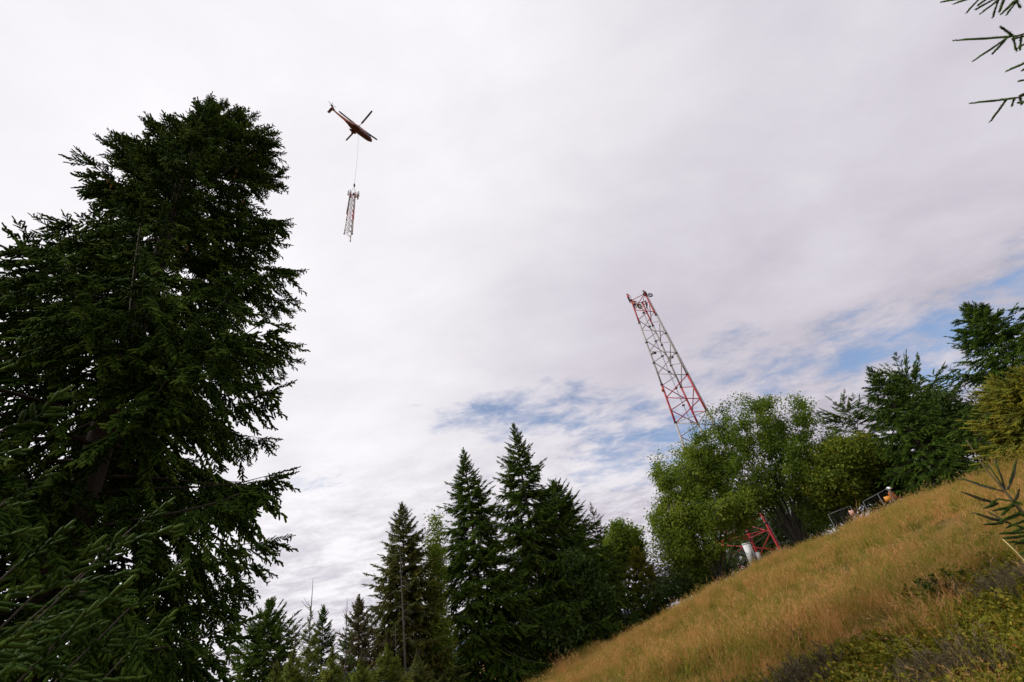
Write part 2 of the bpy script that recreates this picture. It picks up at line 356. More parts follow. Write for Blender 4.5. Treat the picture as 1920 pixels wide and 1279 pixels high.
def terrain():
    rr = np.concatenate([np.linspace(0.4, 60, 120), 60 * (7000 / 60) ** (np.arange(1, 60) / 59)]); na = 288
    aa = np.linspace(0, 2 * math.pi, na, endpoint=False)
    R_, A_ = np.meshgrid(rr, aa, indexing='ij'); X = R_ * np.sin(A_); Y = R_ * np.cos(A_); Z = ground_z(X, Y)
    V = np.stack([X, Y, Z], -1).reshape(-1, 3); V = np.concatenate([V, [[0, 0, -1.8]]])
    i, j = np.meshgrid(np.arange(len(rr) - 1), np.arange(na), indexing='ij'); p = i * na + j; q = i * na + (j + 1) % na
    F = np.concatenate([np.stack([p, p + na, q], -1).reshape(-1, 3), np.stack([q, p + na, q + na], -1).reshape(-1, 3),
                        np.stack([np.full(na, len(V) - 1), np.arange(na), (np.arange(na) + 1) % na], -1)])
    T = Tri(); T.add(V, F); return T
m, t, b, out = mat('meadow_soil')
pos = t.node('ShaderNodeNewGeometry').outputs['Position']
n1 = t.noise(pos, 0.35, 6, 0.6); n2 = t.noise(pos, 3.0, 8, 0.7); n3 = t.noise(pos, 25.0, 6, 0.7)
c = t.ramp(t.math('ADD', t.math('MULTIPLY', n1, .55), t.math('MULTIPLY', n2, .45)), [(0.32, (.07, .075, .018)), (0.47, (.17, .115, .035)), (0.6, (.25, .155, .05)), (0.75, (.2, .12, .04))])
c = t.mix(t.step(n3, 0.3, 0.7), t.vmath('MULTIPLY', c, (.55, .55, .55)), c)
t.put(b.inputs['Base Color'], c); b.inputs['Roughness'].default_value = 0.95; b.inputs['Specular IOR Level'].default_value = 0.1
bp = t.node('ShaderNodeBump'); bp.inputs['Strength'].default_value = 1; bp.inputs['Distance'].default_value = 0.1; t.put(bp.inputs['Height'], t.math('ADD', n2, t.math('MULTIPLY', n3, .4))); t.l.new(bp.outputs[0], b.inputs['Normal'])
SOIL = m
g = terrain().build('ground', SOIL, smooth=True); tag(g, kind='structure')

# far hills on the horizon; the blue of haze is put into their colour
T = Tri(); na = 240; aa = np.linspace(0, 2 * math.pi, na, endpoint=False)
ridge = 5.0 + 60 * (0.5 + 0.5 * np.sin(aa * 5 + 1)) * (0.5 + .5 * np.sin(aa * 11 + 2.3)) + 22 * np.sin(aa * 23) + 10 * np.sin(aa * 61 + 1) - 60
prof_r = [5200, 5600, 6100, 6600, 7200]; prof_h = [-260, -120, 0, -60, -330]
V = []
for r_, hh in zip(prof_r, prof_h):
    z = ridge + hh if hh > -250 else np.full(na, -330.0)
    V.append(np.stack([np.sin(aa) * r_, np.cos(aa) * r_, z], -1))
V = np.concatenate(V); i, j = np.meshgrid(np.arange(4), np.arange(na), indexing='ij'); p = i * na + j; q = i * na + (j + 1) % na
T.add(V, np.concatenate([np.stack([p, p + na, q], -1).reshape(-1, 3), np.stack([q, p + na, q + na], -1).reshape(-1, 3)]))
HILLM = plain('far_hazed_forest', (.10, .135, .19), 0.95, wear=.35, scale=.004, spec=0.05)
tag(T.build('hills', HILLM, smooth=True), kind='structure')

# ------------------------------------------------------------------ trees
def trunk_path(H, rng, lean=(0, 0), wob=.02, K=12):
    s = np.linspace(0, 1, K); x = lean[0] * s + wob * H * .12 * np.sin(s * 5 + rng.random() * 6); y = lean[1] * s + wob * H * .12 * np.sin(s * 4 + rng.random() * 6)
    x -= x[0]; y -= y[0]
    return np.stack([x, y, s * H - 0.0], -1)
def spruce(name, label, base, H, prof, nb, ns, nk, sl, sw, seed, needle, group=None, cat='tree', hang=.5, trunk_r=None, t0=.03, skip=0.0, lift=0.0, side=None, bark=BARK, droop=.35, wob=.02, lean=(0, 0), minlen=.1, fam='far', hull=None, hullw=.3):
    rng = np.random.default_rng(seed); root = empty(name, tuple(base)); tag(root, label, cat, group)
    tr = trunk_r or H * .013; path = trunk_path(H, rng, lean, wob); s = np.linspace(0, 1, len(path))
    T = Tri(); rad = tr * (1 - s) ** .8 + .006; rad[0] *= 1.35; path2 = path.copy(); path2[0, 2] -= .5; tubes(T, path2, rad, 10); T.build('trunk', bark, root, True)
    t = np.clip(t0 + (1 - t0) * (np.arange(nb) + rng.uniform(-.4, .4, nb)) / nb, t0, .992)
    if skip: keep = rng.random(nb) > skip * (1 - t * .3); t = t[keep]
    n = len(t); az = np.arange(n) * 2.39996 + rng.normal(0, .35, n)
    pt = np.array(prof); Rr = np.interp(t, pt[:, 0], pt[:, 1]) * rng.uniform(.72, 1.12, n)
    if side is not None: Rr = Rr * (1 + side[1] * np.cos(az - side[0]))
    out_ = np.stack([np.cos(az), np.sin(az), np.zeros(n)], -1); lat = np.stack([-np.sin(az), np.cos(az), np.zeros(n)], -1)
    el = np.radians(np.interp(t, [0, .25, .6, .85, 1], [-16, -6, 8, 30, 62]) + lift + rng.normal(0, 6, n))
    dr = np.interp(t, [0, .5, 1], [droop * 1.2, droop, .0]) * rng.uniform(.6, 1.3, n); up = dr * .75
    O = np.stack([np.interp(t, s, path[:, k]) for k in range(3)], -1)
    def curve(Oi, oi, Ri, ei, di, ui, ss):
        return Oi + oi * (Ri * ss * np.cos(ei))[..., None] + np.array([0, 0, 1.0]) * (Ri * (np.sin(ei) * ss - di * ss ** 2 + ui * ss ** 3.5))[..., None]
    if hull is not None:      # no limb longer than the crown's outline allows
        bw = np.array(base); todo = np.ones(n, bool)
        for _ in range(26):
            okk = np.ones(n, bool)
            for sv in (.7, 1.0):
                e_ = curve(O, out_, Rr, el, dr, up, np.full(n, sv)); okk &= hull(e_ + bw + out_ * hullw * sv)
            Rr = np.where(okk, Rr, Rr * .93)
        Rr = Rr * rng.uniform(.78, 1.06, n)
    ss = np.linspace(0, 1, 6)
    paths = curve(O[:, None], out_[:, None], Rr[:, None], el[:, None], dr[:, None], up[:, None], ss[None])
    br = (np.clip(Rr * .011, .006, .05))[:, None] * (1 - ss * .85)[None]
    T = Tri(); tubes(T, paths, br, 4, cap=False); tag(T.build('limbs', TWIG, root), kind='stuff')
    # side twigs
    I = np.repeat(np.arange(n), ns); m_ = len(I); s2 = 1 - (rng.random(m_) ** 1.25) * .86
    sgn = np.where(rng.random(m_) < .5, -1, 1.0); ph = np.radians(rng.uniform(25, 78, m_)) * np.clip(1.15 - s2 * .55, 0, 1)
    P2 = curve(O[I], out_[I], Rr[I], el[I], dr[I], up[I], s2)
    tang = curve(O[I], out_[I], Rr[I], el[I], dr[I], up[I], np.minimum(s2 + .02, 1.02)) - P2; tang = nrm(tang)
    hg = hang * np.interp(t[I], [0, .6, .9, 1], [1.2, .9, .25, -.1]) * rng.uniform(.3, 1.3, m_)
    d2 = nrm(tang * np.cos(ph)[:, None] + lat[I] * (sgn * np.sin(ph))[:, None] + np.array([0, 0, -1.0]) * (hg * .75)[:, None])
    l2 = (Rr[I] * .40 * (1.12 - s2) + minlen * np.interp(t[I], [.8, 1], [1, .35])) * rng.uniform(.6, 1.3, m_)
    lens, temps = SPRAYS[fam]; lens = np.array(lens); nl_ = len(lens)
    pk = np.argmin(np.abs(l2[:, None] * .95 - lens[None]), 1); sc_ = np.clip(l2 / lens[pk], .45, 1.35) * np.interp(t[I], [.8, .92, 1], [1, .8, .45] if H > 4 and hull is None else [1, .9, .62]); pk = pk + np.where((t[I] > .8) | (rng.random(m_) < (.12 if fam == 'near' else .25)), nl_, 0)
    # ends of the limbs
    q = curve(O, out_, Rr, el, dr, up, np.full(n, .95)); dq = nrm(curve(O, out_, Rr, el, dr, up, np.full(n, 1.0)) - q); qa = np.where(Rr > 1.2, 1, 0) + nl_
    top = path[-1:]; P_all = np.concatenate([P2, q, top - [[0, 0, lens[0] * .55]]]); d_all = np.concatenate([d2, dq, [[0.05, 0, 1.0]]]); pk = np.concatenate([pk, qa, [nl_]]); sc_ = np.concatenate([sc_, np.full(n, .8) * np.interp(t, [.8, 1], [1, .5]), [.9]])
    Y_ = nrm(np.cross([0, 0, 1.0], d_all)); Z_ = np.cross(d_all, Y_); roll = rng.normal(0, .35, len(P_all))
    rot = np.stack([roll, np.arcsin(np.clip(-d_all[:, 2], -1, 1)), np.arctan2(d_all[:, 1], d_all[:, 0])], -1)
    o = points('crown', P_all, root); tag(o, kind='stuff'); scatter_on(o, temps, rot, sc_ * rng.uniform(.85, 1.15, len(sc_)), pk, needle)
    return root, path

def broadleaf(name, label, base, blobs, nstems, ntips, nleaf, ll, lw, seed, mat_, group=None, cat='tree', spread=.35, stem_r=.09, bark=STEMBARK, inner=.45, trunks='trunk'):
    """many-stemmed broad-leaved tree: stems fan out from the foot, branches end at points spread through the crown, leaves gather along the branch ends"""
    rng = np.random.default_rng(seed); root = empty(name, tuple(base)); tag(root, label, cat, group)
    bl = np.array(blobs, float); w = bl[:, 3] * bl[:, 4] * bl[:, 5]; w = w ** .8; w /= w.sum()
    k = rng.choice(len(bl), ntips, p=w); d = nrm(rng.normal(0, 1, (ntips, 3))); r = rng.random(ntips) ** inner
    tips = bl[k, :3] + d * r[:, None] * bl[k, 3:6] * rng.uniform(.85, 1.1, ntips)[:, None]
    tips[:, 2] = np.maximum(tips[:, 2], .25)
    # stems
    cand = tips[tips[:, 2] > np.percentile(tips[:, 2], 40)]; ch = [rng.integers(len(cand))]
    while len(ch) < nstems:
        dd = np.min(np.linalg.norm(cand[:, None] - cand[ch][None], axis=-1), 1); ch.append(int(np.argmax(dd * rng.uniform(.6, 1, len(dd)))))
    tg = cand[ch] * np.array([.93, .93, .95]); ss = np.linspace(0, 1, 9)
    foot = rng.normal(0, .16, (nstems, 3)) * [1, 1, 0]
    SP = foot[:, None] + (tg - foot)[:, None] * np.stack([ss ** 1.25, ss ** 1.25, ss ** .85], -1)[None]; SP[:, 0, 2] -= .4
    wv = rng.normal(0, .07, (nstems, 9, 3)) * np.sin(ss * math.pi)[None, :, None] * tg[:, 2][:, None, None] * .25; SP += wv
    SR = stem_r * rng.uniform(.6, 1.15, nstems)[:, None] * (1 - ss * .85)[None]
    T = Tri(); tubes(T, SP, SR, 6); tag(T.build(trunks, bark, root, True), kind='stuff')
    flat = SP[:, 2:].reshape(-1, 3)
    D2 = np.linalg.norm(tips[:, None] - flat[None], axis=-1) + np.maximum(0, flat[None, :, 2] - tips[:, None, 2] + .2) * 2.5
    near = flat[np.argmin(D2, 1)]; s5 = np.linspace(0, 1, 5)
    BP = near[:, None] + (tips - near)[:, None] * s5[None, :, None]; BP[:, :, 2] += (np.sin(s5 * math.pi) * .12)[None] * np.linalg.norm(tips - near, axis=-1)[:, None]
    T = Tri(); tubes(T, BP, np.clip(np.linalg.norm(tips - near, axis=-1) * .012, .006, .03)[:, None] * (1 - .8 * s5)[None], 4, cap=False); tag(T.build('limbs', bark, root), kind='stuff')
    J = np.repeat(np.arange(ntips), nleaf); u = 1 - rng.random(len(J)) ** 1.3 * .75
    bd = tips - near; P = near[J] + bd[J] * u[:, None] + np.clip(rng.normal(0, 1, (len(J), 3)), -1.5, 1.5) * (spread * (0.35 + .65 * u))[:, None]
    P[:, 2] = np.maximum(P[:, 2], .05)
    Dv = nrm(rng.normal(0, 1, (len(J), 3)) + [0, 0, -.25]); Nn = nrm(rng.normal(0, .7, (len(J), 3)) + [0, 0, .8])
    tone = np.clip(.42 + rng.normal(0, .17, len(J)) + rng.normal(0, .13, ntips)[J], 0, 1)
    T = Tri(); leaves(T, P, Dv, Nn, ll * rng.uniform(.6, 1.3, len(J)), lw * rng.uniform(.6, 1.3, len(J)), tone)
    o = T.build('crown', mat_, root); tag(o, kind='stuff')
    return root

def foot(px, py, D):
    p = at(px, py, D); z = float(ground_z(p[0], p[1])); return np.array([p[0], p[1], z]), p[2] - z
CONE_P = lambda R, top=.05: [(0, R * .92), (.12, R), (.35, R * .78), (.6, R * .5), (.8, R * .27), (.93, R * .12), (1, top)]
FULL_P = lambda R, top=.06: [(0, R * .85), (.15, R), (.4, R * .86), (.6, R * .68), (.8, R * .42), (.93, R * .2), (1, top)]
SLIM_P = lambda R, top=.04: [(0, R), (.2, R), (.5, R * .66), (.75, R * .36), (.92, R * .14), (1, top)]

# --- the great spruce at the left edge
BX = np.array([9.0 * math.sin(math.radians(-46.5)), 9.0 * math.cos(math.radians(-46.5))]); bz = float(ground_z(*BX)); HB = 12.9 - bz
zt = lambda z: (z - bz) / HB
OUTLINE = np.array([(400, 186), (440, 192), (478, 205), (508, 240), (527, 268), (542, 300), (547, 360), (547, 430), (550, 480), (568, 515), (558, 560), (568, 610), (556, 670), (566, 720), (556, 760), (590, 785), (574, 840), (562, 880), (540, 915), (554, 950), (540, 990), (505, 1030), (470, 1075), (487, 1105), (478, 1150), (520, 1180), (560, 1279), (700, 1700), (-1500, 1700), (-1500, 460), (-100, 440), (0, 415), (60, 385), (120, 400), (165, 410), (175, 370), (138, 290), (190, 248), (222, 290), (258, 220), (300, 258), (330, 228), (346, 248), (372, 200)], float)
def in_outline(Pw):
    z = Pw @ FW; x = 960 + FPX * (Pw @ RT) / z; y = 639.5 - FPX * (Pw @ UP) / z; inside = np.zeros(len(x), bool); A = OUTLINE; B = np.roll(OUTLINE, -1, 0)
    for (x0, y0), (x1, y1) in zip(A, B):
        if y0 != y1: inside ^= ((y0 > y) != (y1 > y)) & (x < (x1 - x0) * (y - y0) / (y1 - y0) + x0)
    return inside
big, bigpath = spruce('spruce_tree', 'huge dark spruce filling the left side of the picture', (BX[0], BX[1], bz), HB,
    [(0, 2.8), (zt(0), 3.4), (zt(2), 3.6), (zt(4), 3.6), (zt(6), 3.4), (zt(8), 3.1), (zt(9.5), 2.7), (zt(10.8), 2.2), (zt(12), 1.5), (1, .6)],
    215, 35, 0, 0, 0, 11, SPR_DARK, fam='near', hull=in_outline, hang=1.05, trunk_r=.27, droop=.36, lift=0, wob=.01, minlen=.24)

# --- spruces of the tree line
G1 = 'spruces along the ridge'
def ridge_spruce(px, py, D, R, label, seed, prof=CONE_P, nb=130, ns=24, nk=9, sl=.32, sw=.055, needle=SPR, name='spruce_tree', **kw):
    f_, H = foot(px, py, D); return spruce(name, label, f_, H, prof(R * 1.35), int(nb * 1.7), int(ns * 1.35), nk, sl, sw, seed, needle, group=G1, **kw)
ridge_spruce(868, 845, 34, 3.4, 'tall evenly tapering spruce left of the tallest ridge spruce', 21, nb=150, ns=18)
ridge_spruce(963, 797, 38, 4.0, 'tallest ridge spruce with layered, gappy upper branches', 22, prof=CONE_P, nb=135, ns=22, nk=9, skip=.08, hang=.7)
ridge_spruce(1036, 905, 42, 4.0, 'dark spruce close behind the right side of the tallest ridge spruce', 23, prof=FULL_P, nb=120, lift=8)
ridge_spruce(1075, 1010, 39, 2.6, 'low dark spruce filling in right of the tallest ridge spruce', 24, prof=FULL_P, nb=90, ns=15)
ridge_spruce(755, 948, 30, 1.95, 'olive spruce standing behind the bare grey pole trunk', 25, prof=FULL_P, nb=120, ns=20, needle=SPR_OLIVE, hang=.8)
ridge_spruce(508, 1130, 30, 2.3, 'dark spruce with upswept branches at the big spruce\'s right edge', 26, prof=FULL_P, nb=90, ns=14, lift=22, droop=.1)
ridge_spruce(606, 1140, 34, 1.5, 'small dark slim spruce behind the long-leadered young spruce', 27, prof=CONE_P, nb=80, ns=12, nk=6, lift=6)
ridge_spruce(672, 1124, 27, 1.45, 'grey-brown thinning spruce left of the olive spruce', 28, prof=SLIM_P, nb=90, ns=11, nk=5, sl=.18, sw=.025, needle=SPR_BROWN, lift=14)
ridge_spruce(1108, 945, 52, 2.6, 'ragged thin spruce with hanging twigs, left of the bright green narrow tree', 29, prof=SLIM_P, nb=70, ns=12, nk=6, needle=SPR_BROWN, skip=.3, hang=1.2)
ridge_spruce(1578, 760, 62, 4.2, 'open-crowned conifer top poking out between the willow and the leaning spruce', 30, prof=lambda R: [(0, R), (.5, R), (.7, R * .9), (.85, R * .5), (.95, R * .4), (1, .5)], nb=60, ns=18, nk=8, sl=.3, sw=.05, skip=.35, lift=10)
ridge_spruce(1628, 690, 42, 2.7, 'dense dark spruce right of the grey fence panels', 31, prof=CONE_P, nb=105, ns=15, fam='near', minlen=.25, lift=5)
ridge_spruce(1698, 712, 50, 3.6, 'flat-topped conifer just behind the dense dark spruce', 32, prof=lambda R: [(0, R), (.5, R * .9), (.8, R * .7), (.95, R * .6), (1, .8)], nb=70, ns=18, nk=8, sl=.3, sw=.05, skip=.25, lift=14)
ridge_spruce(1812, 572, 31, 2.9, 'tall spruce at the right with upswept branches above the yellow larch', 33, prof=CONE_P, nb=100, ns=15, fam='near', minlen=.22, lift=14, droop=.15)
ridge_spruce(2035, 430, 22, 2.5, 'spruce whose branch tips just reach into the right edge of the picture', 34, prof=FULL_P, nb=120, ns=16, fam='near')
# dark wood behind the mast's foot
ridge_spruce(1352, 925, 84, 5.5, 'dark spruce in the shade behind the foot of the red mast, left one', 35, prof=FULL_P, nb=90, ns=14, nk=6, sl=.5, sw=.09)
ridge_spruce(1452, 905, 88, 6.0, 'dark spruce in the shade behind the foot of the red mast, right one', 36, prof=FULL_P, nb=90, ns=14, nk=6, sl=.5, sw=.09)

G2 = 'young spruces at the bottom edge'
def young(px, py, D, R, label, seed, needle=SPR_YOUNG, nb=90, ns=16, nk=9, sl=.12, sw=.014, leader=.5, fam='young', **kw):
    f_, H = foot(px, py, D); H0 = H - leader
    root, path = spruce('young_spruce', label, f_, H0, SLIM_P(R * 1.55, .12), nb, ns, nk, sl, sw, seed, needle, group=G2, hang=.15, lift=26, droop=.05, trunk_r=.035, minlen=.1, fam=fam, **kw)
    rng = np.random.default_rng(seed + 7); T = Tri(); top = path[-1]
    tubes(T, np.array([[top - [0, 0, .1], top + [.01, 0, leader * .5], top + [.0, .02, leader]]]), np.array([[.014, .010, .004]]), 5)
    for k in range(5):
        a = rng.random() * 6.28; z0 = rng.uniform(-.1, .25) * leader; l = rng.uniform(.15, .3)
        tubes(T, np.array([[top + [0, 0, z0], top + [math.cos(a) * l * .5, math.sin(a) * l * .5, z0 + l * .25], top + [math.cos(a) * l, math.sin(a) * l, z0 + l * .9]]]), np.array([[.008, .006, .003]]), 4)
    T.build('leader', TWIG, root)
young(586, 1084, 16, .85, 'young spruce with the longest bare leader, lower left', 41, nb=50, leader=.85)
young(650, 1120, 18, .8, 'thin young spruce with a bare leader beside the grey-brown spruce', 42, needle=SPR, leader=.7, nb=36, ns=8)
young(553, 1188, 14, .9, 'yellow-green young spruce left of the longest-leadered one', 43, leader=.4)
young(678, 1212, 13, .8, 'yellow-green young spruce at the bottom edge, below the grey-brown spruce', 44, leader=.35)
young(724, 1186, 15, .8, 'yellow-green young spruce at the bottom edge left of the bare pole', 45, leader=.35)
young(520, 1235, 12, .8, 'low bright young spruce at the foot of the great spruce', 46, leader=.2)
young(622, 1205, 15, .8, 'bushy young spruce between the two bare-leadered ones', 47, leader=.2)
young(780, 1215, 17, .9, 'young spruce at the bottom edge right of the bare pole', 48, leader=.3, needle=SPR_OLIVE)

# bare pole trunk in front of the olive spruce
def dead_tree(name, label, px, py, D, seed, ntw, r, tl, lift=0.0, group=None):
    f_, H = foot(px, py, D); rng = np.random.default_rng(seed); root = empty(name, tuple(f_)); tag(root, label, 'dead tree', group)
    path = trunk_path(H, rng, (0, 0), .03); s = np.linspace(0, 1, len(path)); T = Tri(); tubes(T, path, r * (1 - s * .85), 8); T.build('trunk', GREYBARK, root, True)
    T = Tri()
    for k in range(ntw):
        u = rng.uniform(.12, .98); a = rng.random() * 6.28; l = tl * rng.uniform(.4, 1.2) * (1.15 - u); p0 = np.array([np.interp(u, s, path[:, q]) for q in range(3)])
        e = lift + rng.normal(0, .25); dvec = np.array([math.cos(a) * math.cos(e), math.sin(a) * math.cos(e), math.sin(e)])
        P = np.array([p0, p0 + dvec * l * .5 + [0, 0, l * .08], p0 + dvec * l - [0, 0, l * .18]]); tubes(T, P[None], np.array([[.016, .011, .004]]), 4)
        for w_ in range(3):
            v = rng.uniform(.3, 1); q = P[0] * (1 - v) + P[2] * v; dd = nrm(dvec + rng.normal(0, .6, 3)); tubes(T, np.array([[q, q + dd * l * .15, q + dd * l * .3]]), np.array([[.007, .005, .003]]), 3)
    tag(T.build('twigs', GREYBARK, root), kind='stuff')
dead_tree('dead_tree', 'bare grey pole trunk in front of the olive spruce', 750, 1010, 27, 51, 34, .075, 1.5)
dead_tree('dead_tree', 'short leafless trunk just left of the bare grey pole', 740, 1170, 26, 52, 14, .05, 1.0)
dead_tree('dead_sapling', 'leafless sapling showing above the yellow larch', 1777, 684, 37, 53, 60, .05, 2.6, .75)

# --- broad-leaved trees
G3 = 'broad-leaved trees along the ridge'
def bl_tree(px, py, D, spec, label, seed, **kw):
    """spec: crown lobes as pixel centre, pixel half-width, half-height and a depth offset"""
    p = at(px, py, D); z = float(ground_z(p[0], p[1])); base = np.array([p[0], p[1], z]); blobs = []
    for (bx_, by_, hw, hh, dd) in spec:
        c_ = at(bx_, by_, D + dd); dep = float(c_ @ FW); sc = dep / FPX
        blobs.append((c_[0] - base[0], c_[1] - base[1], c_[2] - z, hw * sc, (hw + hh) * .5 * sc, hh * sc))
    return broadleaf(kw.pop('name', 'willow_tree'), label, base, blobs, kw.pop('nstems', 9), int(kw.pop('ntips', 420) * 1.5), int(kw.pop('nleaf', 60) * 1.25), kw.pop('ll', .24), kw.pop('lw', .075), seed, kw.pop('mat_', WILLOW), group=G3, **kw)
bl_tree(1490, 1000, 47, [(1400, 800, 82, 62, 0), (1470, 793, 74, 52, 1), (1345, 850, 60, 60, -1), (1500, 870, 85, 70, 0), (1420, 890, 100, 70, -1), (1545, 870, 55, 66, 1), (1535, 940, 55, 40, 0)],
        'large spreading willow with fanned stems right of the mast', 61, nstems=24, ntips=520, nleaf=54, stem_r=.10, spread=.36, ll=.2, lw=.066, inner=.36)
bl_tree(1350, 1072, 45, [(1275, 900, 52, 70, 0), (1265, 980, 50, 75, 0), (1320, 880, 55, 62, 1), (1335, 960, 75, 60, -1), (1250, 1040, 38, 50, 0), (1390, 945, 55, 42, -1), (1300, 1030, 60, 42, 0)],
        'rounded willow in front of the lower mast, left of the red legs', 62, nstems=14, ntips=560, nleaf=54, spread=.36, ll=.2, lw=.068, mat_=WILLOW)
bl_tree(1560, 940, 46, [(1575, 865, 50, 45, 0), (1560, 905, 52, 40, -1), (1610, 850, 40, 35, 0)], 'yellowing tree between the large willow and the grey fence panels', 63, mat_=WILLOW_Y, ntips=300, nleaf=55, name='yellowing_tree')
bl_tree(1650, 915, 52, [(1640, 865, 45, 48, 0), (1615, 880, 45, 45, 1), (1665, 895, 35, 32, 0)], 'dark rounded tree behind the upper grey fence panel', 64, mat_=DARKLEAF, ntips=320, nleaf=60, name='broadleaf_tree')
bl_tree(1760, 850, 47, [(1760, 770, 40, 40, 0), (1735, 800, 40, 45, 0), (1790, 800, 40, 50, 0)], 'green rounded tree between the dense spruce and the yellow larch', 65, mat_=DARKLEAF, ntips=300, nleaf=55, name='broadleaf_tree')
bl_tree(1170, 1115, 47, [(1160, 1010, 28, 32, 0), (1150, 1050, 30, 35, 0), (1180, 1020, 30, 35, 1), (1140, 1100, 28, 30, -1)], 'bright green narrow tree left of the rounded willow', 66, mat_=WILLOW, ntips=260, nleaf=52, name='broadleaf_tree')
bl_tree(822, 1230, 31, [(818, 985, 9, 22, 0), (815, 1040, 13, 38, 0), (815, 1110, 17, 45, 0), (825, 1200, 22, 50, -1)], 'slender leafy tree squeezed between the olive and the tapering spruce', 67, mat_=WILLOW, ntips=170, nleaf=34, ll=.16, lw=.05, name='broadleaf_tree')
bl_tree(1085, 1180, 37, [(1080, 1080, 40, 45, 0), (1060, 1140, 45, 40, 0), (1110, 1120, 35, 40, 0)], 'dark leafy tree at the meadow edge below the dark spruces', 68, mat_=DARKLEAF, ntips=320, nleaf=50, name='broadleaf_tree')
bl_tree(1020, 1235, 35, [(1010, 1190, 40, 32, 0), (975, 1225, 40, 32, 0), (1060, 1180, 35, 28, 0)], 'low dark bush at the meadow edge under the tallest spruce', 69, mat_=DARKLEAF, ntips=240, nleaf=50, name='bush', cat='bush', nstems=12)
bl_tree(1300, 1085, 55, [(1290, 1080, 70, 25, 0), (1235, 1112, 45, 26, -13), (1270, 1095, 45, 22, -12), (1350, 1050, 40, 20, 0), (1490, 980, 60, 35, 17), (1420, 1005, 60, 35, 17)], 'dark undergrowth bush at the foot of the rounded willow', 70, mat_=DARKLEAF, ntips=420, nleaf=50, name='bush', cat='bush', nstems=14)
bl_tree(1590, 965, 56, [(1560, 950, 50, 25, 0), (1640, 915, 50, 25, 0), (1700, 895, 40, 22, 0)], 'dark undergrowth bush behind the grey fence panels', 71, mat_=DARKLEAF, ntips=260, nleaf=50, name='bush', cat='bush', nstems=12)
# larches
G4 = 'yellowing larches'
def larch(px, py, D, R, label, seed, **kw):
    f_, H = foot(px, py, D); spruce('larch_tree', label, f_, H, FULL_P(R), 140, 20, 9, .26, .045, seed, LARCH, group=G4, hang=.35, lift=14, **kw)
larch(1192, 1030, 45, 2.2, 'small yellow-green larch left of the rounded willow', 81)
larch(1872, 724, 29, 2.0, 'yellow larch under the tall right-hand spruce', 82)
larch(1940, 700, 27, 2.6, 'yellow-green larch at the right edge of the picture', 83)

# ------------------------------------------------------------------ meadow: grass and ground cover
def hit(px, py):
    """where the view through a pixel meets the ground"""
    d = ray(px, py); d = d / math.hypot(d[0], d[1]); r = np.linspace(1.5, 60, 4000); P = d[None] * r[:, None]
    k = np.argmax(P[:, 2] < ground_z(P[:, 0], P[:, 1])); return P[k], r[k]
def blade_tuft(seed, n, hgt, spread, wid, lean, heads=0.0, bend=.45):
    rng = np.random.default_rng(seed); T = Tri()
    for k in range(n):
        a = rng.random() * 6.283; r = spread * math.sqrt(rng.random()); b0 = np.array([math.cos(a) * r, math.sin(a) * r, -.03]); h = hgt * rng.uniform(.5, 1.15)
        dl = np.array([lean[0], lean[1], 0]) + np.append(rng.normal(0, .28, 2), 0)
        p1 = b0 + np.array([0, 0, h * .55]) + dl * h * .3; p2 = b0 + np.array([0, 0, h * (1 - bend * np.linalg.norm(dl) * .35)]) + dl * h * (.75 + bend * .4)
        w = nrm(np.cross(p2 - b0, rng.normal(0, 1, 3))) * wid * rng.uniform(.6, 1.3); tn = rng.random()
        T.add([b0 - w, b0 + w, p1 + w * .75, p1 - w * .75, p2], [[0, 1, 2], [0, 2, 3], [3, 2, 4]], tn)
        if rng.random() < heads:
            m_ = 7; u = rng.random(m_) * .3; q = p2 - (p2 - p1) * u[:, None]; d = nrm((p2 - p1) + rng.normal(0, .12, (m_, 3)))
            spindles(T, q, d, np.full(m_, h * .09), np.full(m_, wid * 1.1), np.full(m_, .9))
    return T
def grass_mat(name, gold, green, share):
    m, t, b, out = mat(name)
    pos = t.node('ShaderNodeNewGeometry').outputs['Position']; rnd = t.node('ShaderNodeObjectInfo').outputs['Random']
    tone = t.node('ShaderNodeAttribute', attribute_name='tone').outputs['Fac']
    big_ = t.noise(pos, 0.33, 5, 0.6); mid_ = t.noise(pos, 2.1, 5, 0.65)
    f = t.math('ADD', t.math('MULTIPLY', big_, .45), t.math('MULTIPLY', mid_, .55)); f = t.math('ADD', f, t.math('MULTIPLY', t.math('SUBTRACT', rnd, .5), .26))
    cg = t.ramp(tone, [(0, gold[0]), (.5, gold[1]), (1, gold[2])]); cn = t.ramp(tone, [(0, green[0]), (1, green[1])])
    c = t.mix(t.step(f, share + .07, share - .05), cg, cn); c = t.mix(t.math('MULTIPLY', rnd, .6), c, t.vmath('MULTIPLY', c, (.5, .47, .5)))
    t.put(b.inputs['Base Color'], c); b.inputs['Roughness'].default_value = .7; b.inputs['Specular IOR Level'].default_value = .15
    tr = t.node('ShaderNodeBsdfTranslucent'); t.put(tr.inputs[0], c); mx_ = t.node('ShaderNodeMixShader'); mx_.inputs[0].default_value = .3
    t.l.new(b.outputs[0], mx_.inputs[1]); t.l.new(tr.outputs[0], mx_.inputs[2]); t.l.new(mx_.outputs[0], out.inputs[0])
    return m
GRASS = grass_mat('dry_grass', [(.38, .175, .042), (.74, .37, .11), (.88, .53, .2)], [(.10, .115, .012), (.34, .31, .035)], .49)
GREENGRASS = grass_mat('green_grass', [(.14, .12, .02), (.26, .2, .035), (.36, .27, .06)], [(.06, .09, .014), (.17, .2, .03)], .55)
HEATH = leaf_mat('withered_heather', [(0, (.035, .028, .014)), (.5, (.09, .07, .036)), (1, (.19, .145, .075))])
BERRY = leaf_mat('bilberry_leaves', [(0, (.07, .085, .010)), (.5, (.18, .175, .018)), (.85, (.34, .26, .03)), (1, (.34, .14, .03))], transl=.2)
